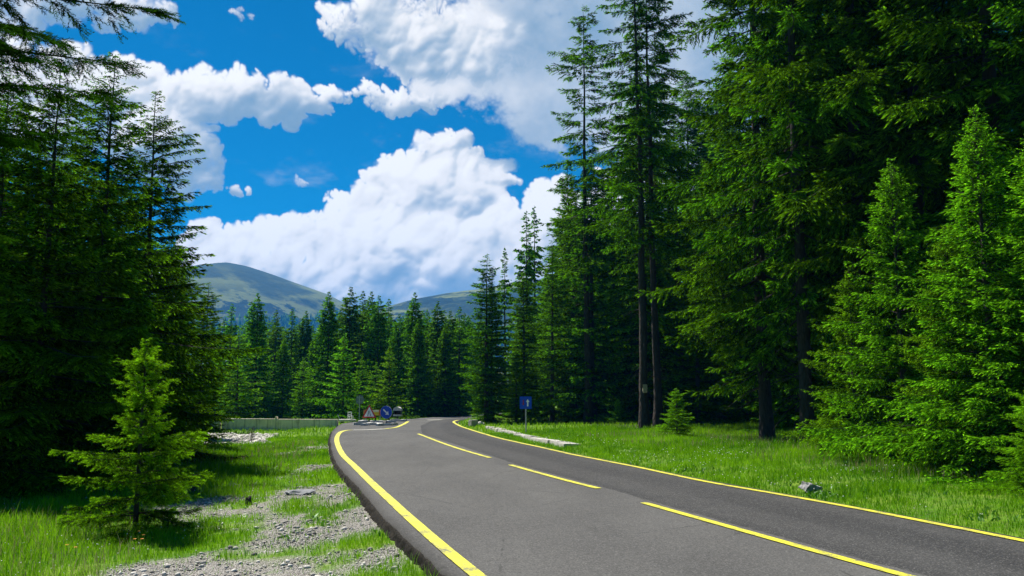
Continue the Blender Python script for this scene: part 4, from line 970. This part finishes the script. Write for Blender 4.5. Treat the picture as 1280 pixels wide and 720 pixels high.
def disc_pts(r, n=40, cx=0, cz=0): return [(cx + r * math.cos(2 * PI * i / n), cz + r * math.sin(2 * PI * i / n)) for i in range(n)]
def arrow_pts(L, w, hw, hl, ang, cx=0, cz=0):
    """an arrow along +x turned by ang"""
    p = [(-L / 2, -w / 2), (L / 2 - hl, -w / 2), (L / 2 - hl, -hw / 2), (L / 2, 0), (L / 2 - hl, hw / 2), (L / 2 - hl, w / 2), (-L / 2, w / 2)]
    c, s_ = math.cos(ang), math.sin(ang)
    return [(cx + x * c - z * s_, cz + x * s_ + z * c) for x, z in p]
def prism_obj(name, pts, y0, y1, mat, parent):
    bm = bmesh.new(); add_prism(bm, pts, y0, y1); return bm_obj(name, bm, mat, parent)
def build_signs():
    steel = plain('galvanised_steel', (.42, .44, .45), .45, .15, metal=.6); dark = plain('black_iron', (.02, .02, .022), .6); back = plain('sign_back', (.20, .215, .22), .55, .15, metal=.4)
    red = plain('sign_red', (.62, .025, .035), .4, .1); white = plain('sign_white', (.88, .88, .88), .4, .06); blue = plain('sign_blue', (.008, .075, .55), .4, .12); black = plain('sign_black', (.015, .015, .018), .5)
    def feet(root, w=.7):
        bm = bmesh.new(); add_box(bm, 0, .0, .03, w, .07, .05); add_box(bm, 0, 0, .031, .07, .5, .046); bm_obj('base', bm, dark, root)
    # triangular warning sign: road narrows
    p = at(461.4, 528.4); root = empty('warning_sign', (p.x, p.y, .004), 'red-edged white triangular warning sign on a low stand among kerb stones', 'road sign', rz=R(-16))
    s = .96; zb = .30; hgt = s * .866
    def tri(k, z0=0): 
        c = zb + hgt / 3
        return [(-s / 2 * k, c - hgt / 3 * k), (s / 2 * k, c - hgt / 3 * k), (0, c + hgt * 2 / 3 * k)]
    prism_obj('panel', tri(1), -.012, .012, red, root); prism_obj('face', tri(.72), -.017, -.012, white, root)
    for s_ in (-1, 1):
        prism_obj('symbol', [(s_ * .13, zb + .11), (s_ * .085, zb + .11), (s_ * .030, zb + .30), (s_ * .030, zb + .44), (s_ * .058, zb + .44), (s_ * .058, zb + .31)], -.021, -.017, black, root)
    bm = bmesh.new(); add_tube(bm, (0, .03, 0), (0, .03, .9), .022); bm_obj('post', bm, dark, root); feet(root)
    # round blue sign: pass on this side
    p = at(482.5, 528.9); root = empty('direction_sign', (p.x, p.y, .004), 'round blue sign with a white arrow pointing down to the right', 'road sign', rz=R(-16))
    zc = .66; bm = bmesh.new(); add_prism(bm, disc_pts(.385, 44, 0, zc), -.012, .012); bm_obj('panel', bm, blue, root)
    prism_obj('arrow', arrow_pts(.50, .085, .27, .20, R(-42), .0, zc), -.017, -.012, white, root)
    prism_obj('border', disc_pts(.392, 44, 0, zc), -.008, .008, white, root)
    bm = bmesh.new(); add_tube(bm, (.0, .03, 0), (0, .03, 1.0), .022); bm_obj('post', bm, dark, root); feet(root)
    # the back of a sign on a pale pole
    p = at(449.3, 525.2); root = empty('pole_sign', (p.x, p.y, -.02), 'grey back of an octagonal sign on a pale steel pole', 'road sign', rz=R(160))
    bm = bmesh.new(); add_prism(bm, [(x, z) for x, z in disc_pts(.34, 8, .0, 1.42)], -.012, .012); bm_obj('panel', bm, back, root)
    bm = bmesh.new(); add_tube(bm, (0, .035, -.3), (0, .035, 1.72), .034); bm_obj('pole', bm, steel, root)
    for z in (1.28, 1.56): bm = bmesh.new(); add_box(bm, 0, .022, z, .46, .016, .035); bm_obj('bracket', bm, steel, root)
    # the yellow barrier board behind the two low signs
    a = at_depth(466, 515.5, 59); root = empty('barrier_board', (a.x, a.y, -.0), 'yellow barrier board with a white top band behind the low signs', 'barrier', rz=R(-12))
    ym = plain('barrier_yellow', (.85, .62, .03), .5, .15); om = plain('barrier_orange', (.65, .16, .03), .5, .15)
    bm = bmesh.new(); add_box(bm, 0, 0, .50, 1.25, .05, .22); bm_obj('lower_board', bm, ym, root); bm = bmesh.new(); add_box(bm, .0, -.002, .68, 1.25, .055, .13); bm_obj('upper_board', bm, plain('barrier_cream', (.88, .84, .50), .5), root)
    for x in (-.52, .52): bm = bmesh.new(); add_box(bm, x, -.035, .57, .17, .02, .36); bm_obj('end_panel', bm, om, root)
    for x in (-.5, .5): bm = bmesh.new(); add_tube(bm, (x, .05, 0), (x, .045, .74), .022); add_box(bm, x, .05, .02, .06, .5, .04); bm_obj('leg', bm, steel, root)
    # small domed box on a post
    p = at(497, 525.3); root = empty('post_box', (p.x, p.y, .0), 'small grey box with a domed roof and dark opening on a short post', 'box on post', rz=R(-10))
    gm = plain('grey_boards', (.55, .54, .50), .8, .2); w = .27
    bm = bmesh.new(); add_tube(bm, (0, 0, 0), (0, 0, .30), .035); bm_obj('post', bm, dark, root)
    bm = bmesh.new(); add_prism(bm, [(-w, .66)] + [(w * 1.05 * -math.cos(PI * k / 14), .66 + .26 * math.sin(PI * k / 14)) for k in range(15)] + [(w, .66)], -.22, .22); bm_obj('roof', bm, gm, root)
    bm = bmesh.new(); add_box(bm, 0, 0, .345, 2 * w, .42, .11); bm_obj('sill', bm, gm, root)
    bm = bmesh.new(); add_box(bm, 0, .19, .53, 2 * w - .04, .03, .26); bm_obj('back_panel', bm, dark, root)
    for s_ in (-1, 1): bm = bmesh.new(); add_box(bm, s_ * (w - .03), 0, .53, .04, .36, .26); bm_obj('side_panel', bm, dark, root)
    # blue square priority sign on the right verge
    p = at(657.2, 544.5); z = gz(p.x, p.y); root = empty('priority_sign', (p.x, p.y, z), 'blue square sign with a white up arrow and a small red one on a post', 'road sign', rz=R(-14))
    zc = 1.36 - z; h = .255
    bm = bmesh.new(); add_box(bm, 0, 0, zc, 2 * h, .02, 2 * h, bevel=.006); bm_obj('panel', bm, blue, root)
    prism_obj('white_arrow', arrow_pts(.30, .055, .15, .12, R(90), .09, zc), -.016, -.0105, white, root)
    prism_obj('red_arrow', arrow_pts(.24, .04, .10, .09, R(-90), -.10, zc), -.016, -.0105, plain('faded_red', (.30, .03, .05), .5), root)
    bm = bmesh.new(); add_tube(bm, (0, .035, -.3), (0, .035, zc + .2), .03); bm_obj('post', bm, steel, root)
    # white marker post seen between the two trunks
    p = at_depth(611.4, 524, 56); z = gz(p.x, p.y); root = empty('marker_post', (p.x, p.y, z), 'slim white marker post between the feet of the narrow double spruce', 'post')
    bm = bmesh.new(); add_box(bm, 0, 0, .42, .10, .05, .9, bevel=.015); bm_obj('shaft', bm, white, root); bm = bmesh.new(); add_box(bm, 0, -.002, .72, .104, .054, .16); bm_obj('dark_band', bm, black, root)
    # the slab with the pale chair and a bent pipe
    pc = plain('pale_slab', (.55, .53, .48), .9, .15, bump=.3); p0 = at(432.5, 527.2)
    bm = bmesh.new(); rough_block(bm, 1.05, .95, .14, 81, .012, 4); o = bm_obj('concrete_slab', bm, pc); o.location = (p0.x, p0.y + .5, .075); o.rotation_euler.z = .1; tag(o, 'pale concrete slab under the chair at the end of the low wall', 'slab')
    root = empty('chair', (p0.x + .20, p0.y + .5, .145), 'pale grey chair standing on the concrete slab', 'chair', rz=R(35)); root.scale = (.8, .8, .8); wm = plain('pale_plastic', (.80, .81, .80), .6)
    bm = bmesh.new(); add_box(bm, 0, 0, .26, .34, .34, .035, bevel=.01); bm_obj('seat', bm, wm, root)
    bm = bmesh.new(); add_box(bm, 0, .17, .58, .34, .03, .07, bevel=.008); add_box(bm, 0, .17, .40, .34, .03, .05, bevel=.008); add_box(bm, -.155, .17, .44, .03, .032, .36); add_box(bm, .155, .17, .44, .03, .032, .36); bm_obj('backrest', bm, wm, root)
    for x in (-.14, .14):
        for y in (-.14, .15): bm = bmesh.new(); add_tube(bm, (x * 1.1, y * 1.1, 0), (x, y, .25), .018, .02, 8); bm_obj('leg', bm, wm, root)
    p = at(425.5, 526.4); bm = bmesh.new(); add_tube(bm, (0, 0, -.1), (-.16, 0, .36), .03, .03, 10); add_tube(bm, (-.16, 0, .36), (-.20, 0, .40), .034, .034, 10); o = bm_obj('bent_pipe', bm, steel); o.location = (p.x, p.y, .02); tag(o, 'leaning grey pipe stub beside the concrete slab', 'pipe')
    # kerb stones strewn under the low signs
    km = concrete('loose_kerb', (.56, .55, .52), False)
    rows = [(448.5, 531.3, .62, .25, 'pale kerb stone lying leftmost, left of the triangular sign'), (456.5, 532.0, .5, -.3, 'short pale kerb stone in front of the triangular sign\'s left foot'), (466, 531.2, .7, .12, 'pale kerb stone between the triangular and the round sign'), (475, 532.2, .5, .9, 'skewed kerb stone just left of the round blue sign'),
            (483.5, 531.8, .62, -.12, 'kerb stone lying in front of the round blue sign'), (492, 531.6, .5, .4, 'pale kerb stone right of the round blue sign'), (494, 526.6, .6, .2, 'dark-sided kerb stone below the domed box'), (504, 526.8, .5, -.15, 'last kerb stone, right of the domed box'), (470.5, 528.6, .8, .1, 'long kerb stone behind the stand of the triangular sign'), (454, 528.4, .6, -.1, 'kerb stone in the back row behind the leftmost stone'), (488.5, 528.2, .6, .15, 'kerb stone in the back row behind the round blue sign')]
    first = None
    for i, (px, py, l, rz, lab) in enumerate(rows):
        p = at(px, py)
        if first is None:
            bm = bmesh.new(); rough_block(bm, .85, .24, .13, 90, .016, 4); o = bm_obj('kerb_stone', bm, km); first = o
        else: o = first.copy(); C.objects.link(o)
        o.location = (p.x, p.y, .068); o.rotation_euler = (.07 * (i % 3 - 1), .06 * (i % 2), rz + PI * (i % 2)); o.scale = (l / .85, 1, 1 + .25 * (i % 3 == 0)); tag(o, lab, 'kerb stone', 'loose kerb stones under the low signs')

# ------------------------------------------------------------------ hills and air
def build_hills():
    m, T = material('hill_turf')
    p = T.pos(); n = T.noise(p, .0042, 6, .6); n2 = T.noise(p, .016, 5, .65); alt = T.new('ShaderNodeSeparateXYZ'); T.l.new(p, alt.inputs[0]); z = alt.outputs[2]
    base = T.mix(T.rng(n2, .3, .7), (.060, .085, .030), (.115, .130, .050))
    rock = T.mix(T.rng(n2, .4, .6), (.10, .09, .07), (.06, .055, .035))
    wood = T.mix(T.rng(n2, .3, .7), (.006, .014, .005), (.012, .022, .007))
    meadow = T.math('MULTIPLY', T.rng(n, .42, .52, 0, 1, True), T.rng(z, 330, 265))
    col = T.mix(T.rng(T.math('MULTIPLY_ADD', n, 130, z), 262, 300), T.mix(T.rng(n2, .35, .65), (.012, .024, .011), (.022, .036, .014)), T.mix(T.rng(n2, .3, .7), (.020, .034, .014), (.034, .048, .018)))
    col = T.mix(meadow, col, (.125, .145, .036))
    col = T.mix(T.math('MULTIPLY', T.rng(T.noise(p, .010, 5, .7), .60, .68), T.rng(z, 300, 240)), col, rock)
    patches = T.math('MULTIPLY', T.rng(T.noise(p, .0085, 6, .7), .52, .56), T.rng(z, 265, 215))
    col = T.mix(patches, col, wood)
    finish(T, col, .95, T.bump(n2, .6, 8), spec=.05)
    def hill(name, sil, D, depth, seed):
        pxs = np.array([s[0] for s in sil], float); zs = np.array([at_depth(s[0], s[1], D).z for s in sil]); X = (pxs - 640) / FPX * D / 1.0075
        gx = np.arange(X[0], X[-1], 11.0); gy = np.linspace(-1, 1.0, 110) * depth
        XX, YY = np.meshgrid(gx, gy)
        prof = np.interp(XX * D / (D + YY * .0), X, zs); prof = blur(np.repeat(prof[:1], 3, 0), 4)[1] if False else np.interp(gx, X, np.convolve(np.pad(zs, 1, mode='edge'), [.2, .6, .2], 'valid'))[None].repeat(len(gy), 0)
        f = np.where(YY < 0, smooth(-1.0, .0, YY / depth) ** .85, 1 - smooth(0, 1, YY / depth))
        gul = fbm(XX * .0042, YY * .0022, seed, 5, .5)
        Z = prof * f + gul * 46 * np.sin(PI * np.clip(f, 0, 1)) - 12
        ny, nx = XX.shape; i = (np.arange(ny - 1)[:, None] * nx + np.arange(nx - 1)[None]).ravel()
        F = np.stack([i, i + 1, i + 1 + nx, i + nx], 1)
        me = np_mesh(name, np.stack([XX.ravel(), YY.ravel() + D, Z.ravel()], 1), F.ravel(), np.full(len(F), 4), m, smooth_=True)
        tag(link(name, me), kind='structure'); return gx, gy + D, Z
    h1 = hill('hill', [(60, 420), (120, 395), (170, 366), (215, 346), (240, 335.5), (261, 327), (289, 324), (308, 328), (336, 337), (371, 350), (408, 364), (430, 373), (462, 388), (500, 404), (540, 425), (580, 450)], 2300, 950, 61)
    h2 = hill('hill', [(380, 430), (430, 405), (470, 388), (490, 379), (520, 369), (560, 361), (600, 357), (640, 352), (700, 345), (780, 350), (860, 380), (940, 420)], 2050, 800, 68)
    # the wood on the lower slopes: thousands of far spruces that read as one dark belt
    rs = np.random.RandomState(9); P = []
    for (gx, gy, Z), cnt, cap in ((h1, 17000, .098), (h2, 12000, .088)):
        i = rs.randint(0, len(gx), cnt); j = rs.randint(0, int(len(gy) * .5), cnt); z = Z[j, i]
        lim = gy[j] * (cap + .012 * fbm(gx[i] * .012, gy[j] * .008, 71, 4)) - 16
        k = (z < lim) & (z > 60)
        P.append(np.stack([gx[i] + rs.randn(cnt) * 5, gy[j] + rs.randn(cnt) * 4, z], 1)[k])
    P = np.concatenate(P); n = len(P); h = 11 + 9 * rs.rand(n); r = h * (.16 + .06 * rs.rand(n)); a0 = rs.rand(n) * 6
    V = []
    for lv, (z0, z1, rr) in enumerate(((.0, .55, 1.), (.35, 1., .66))):
        V += [np.stack([P[:, 0] + r * rr * np.cos(a0 + 2 * PI * q / 5), P[:, 1] + r * rr * np.sin(a0 + 2 * PI * q / 5), P[:, 2] + h * z0], 1) for q in range(5)] + [np.stack([P[:, 0], P[:, 1], P[:, 2] + h * z1], 1)]
    V = np.stack(V, 1).reshape(-1, 3); tri = np.array([[b + q, b + (q + 1) % 5, b + 5] for b in (0, 6) for q in range(5)])
    F = (np.arange(n)[:, None, None] * 12 + tri[None]).reshape(-1)
    tag(link('far_wood', np_mesh('far_wood', V, F, np.full(n * 10, 3), M['needles'], tint=np.repeat(np.clip(.25 + .15 * rs.randn(n), 0, 1), 10))), kind='stuff')
def build_haze():
    bm = bmesh.new(); add_box(bm, 0, 1650, 200, 4800, 3700, 404)
    m = bpy.data.materials.new('air'); m.use_nodes = True; T = NT(m.node_tree); T.n.clear()
    v = T.new('ShaderNodeVolumePrincipled'); v.inputs['Color'].default_value = HAZE_COL; v.inputs['Density'].default_value = HAZE; v.inputs['Anisotropy'].default_value = .1
    o = T.new('ShaderNodeOutputMaterial'); T.l.new(v.outputs[0], o.inputs['Volume'])
    h = bm_obj('haze', bm, m); tag(h, kind='stuff')

M = {}
build_world()
build_ground(); build_road(); build_markings()
build_protos(); build_woods(); build_verges()
build_masonry(); build_signs(); build_hills()
if HAZE: build_haze()
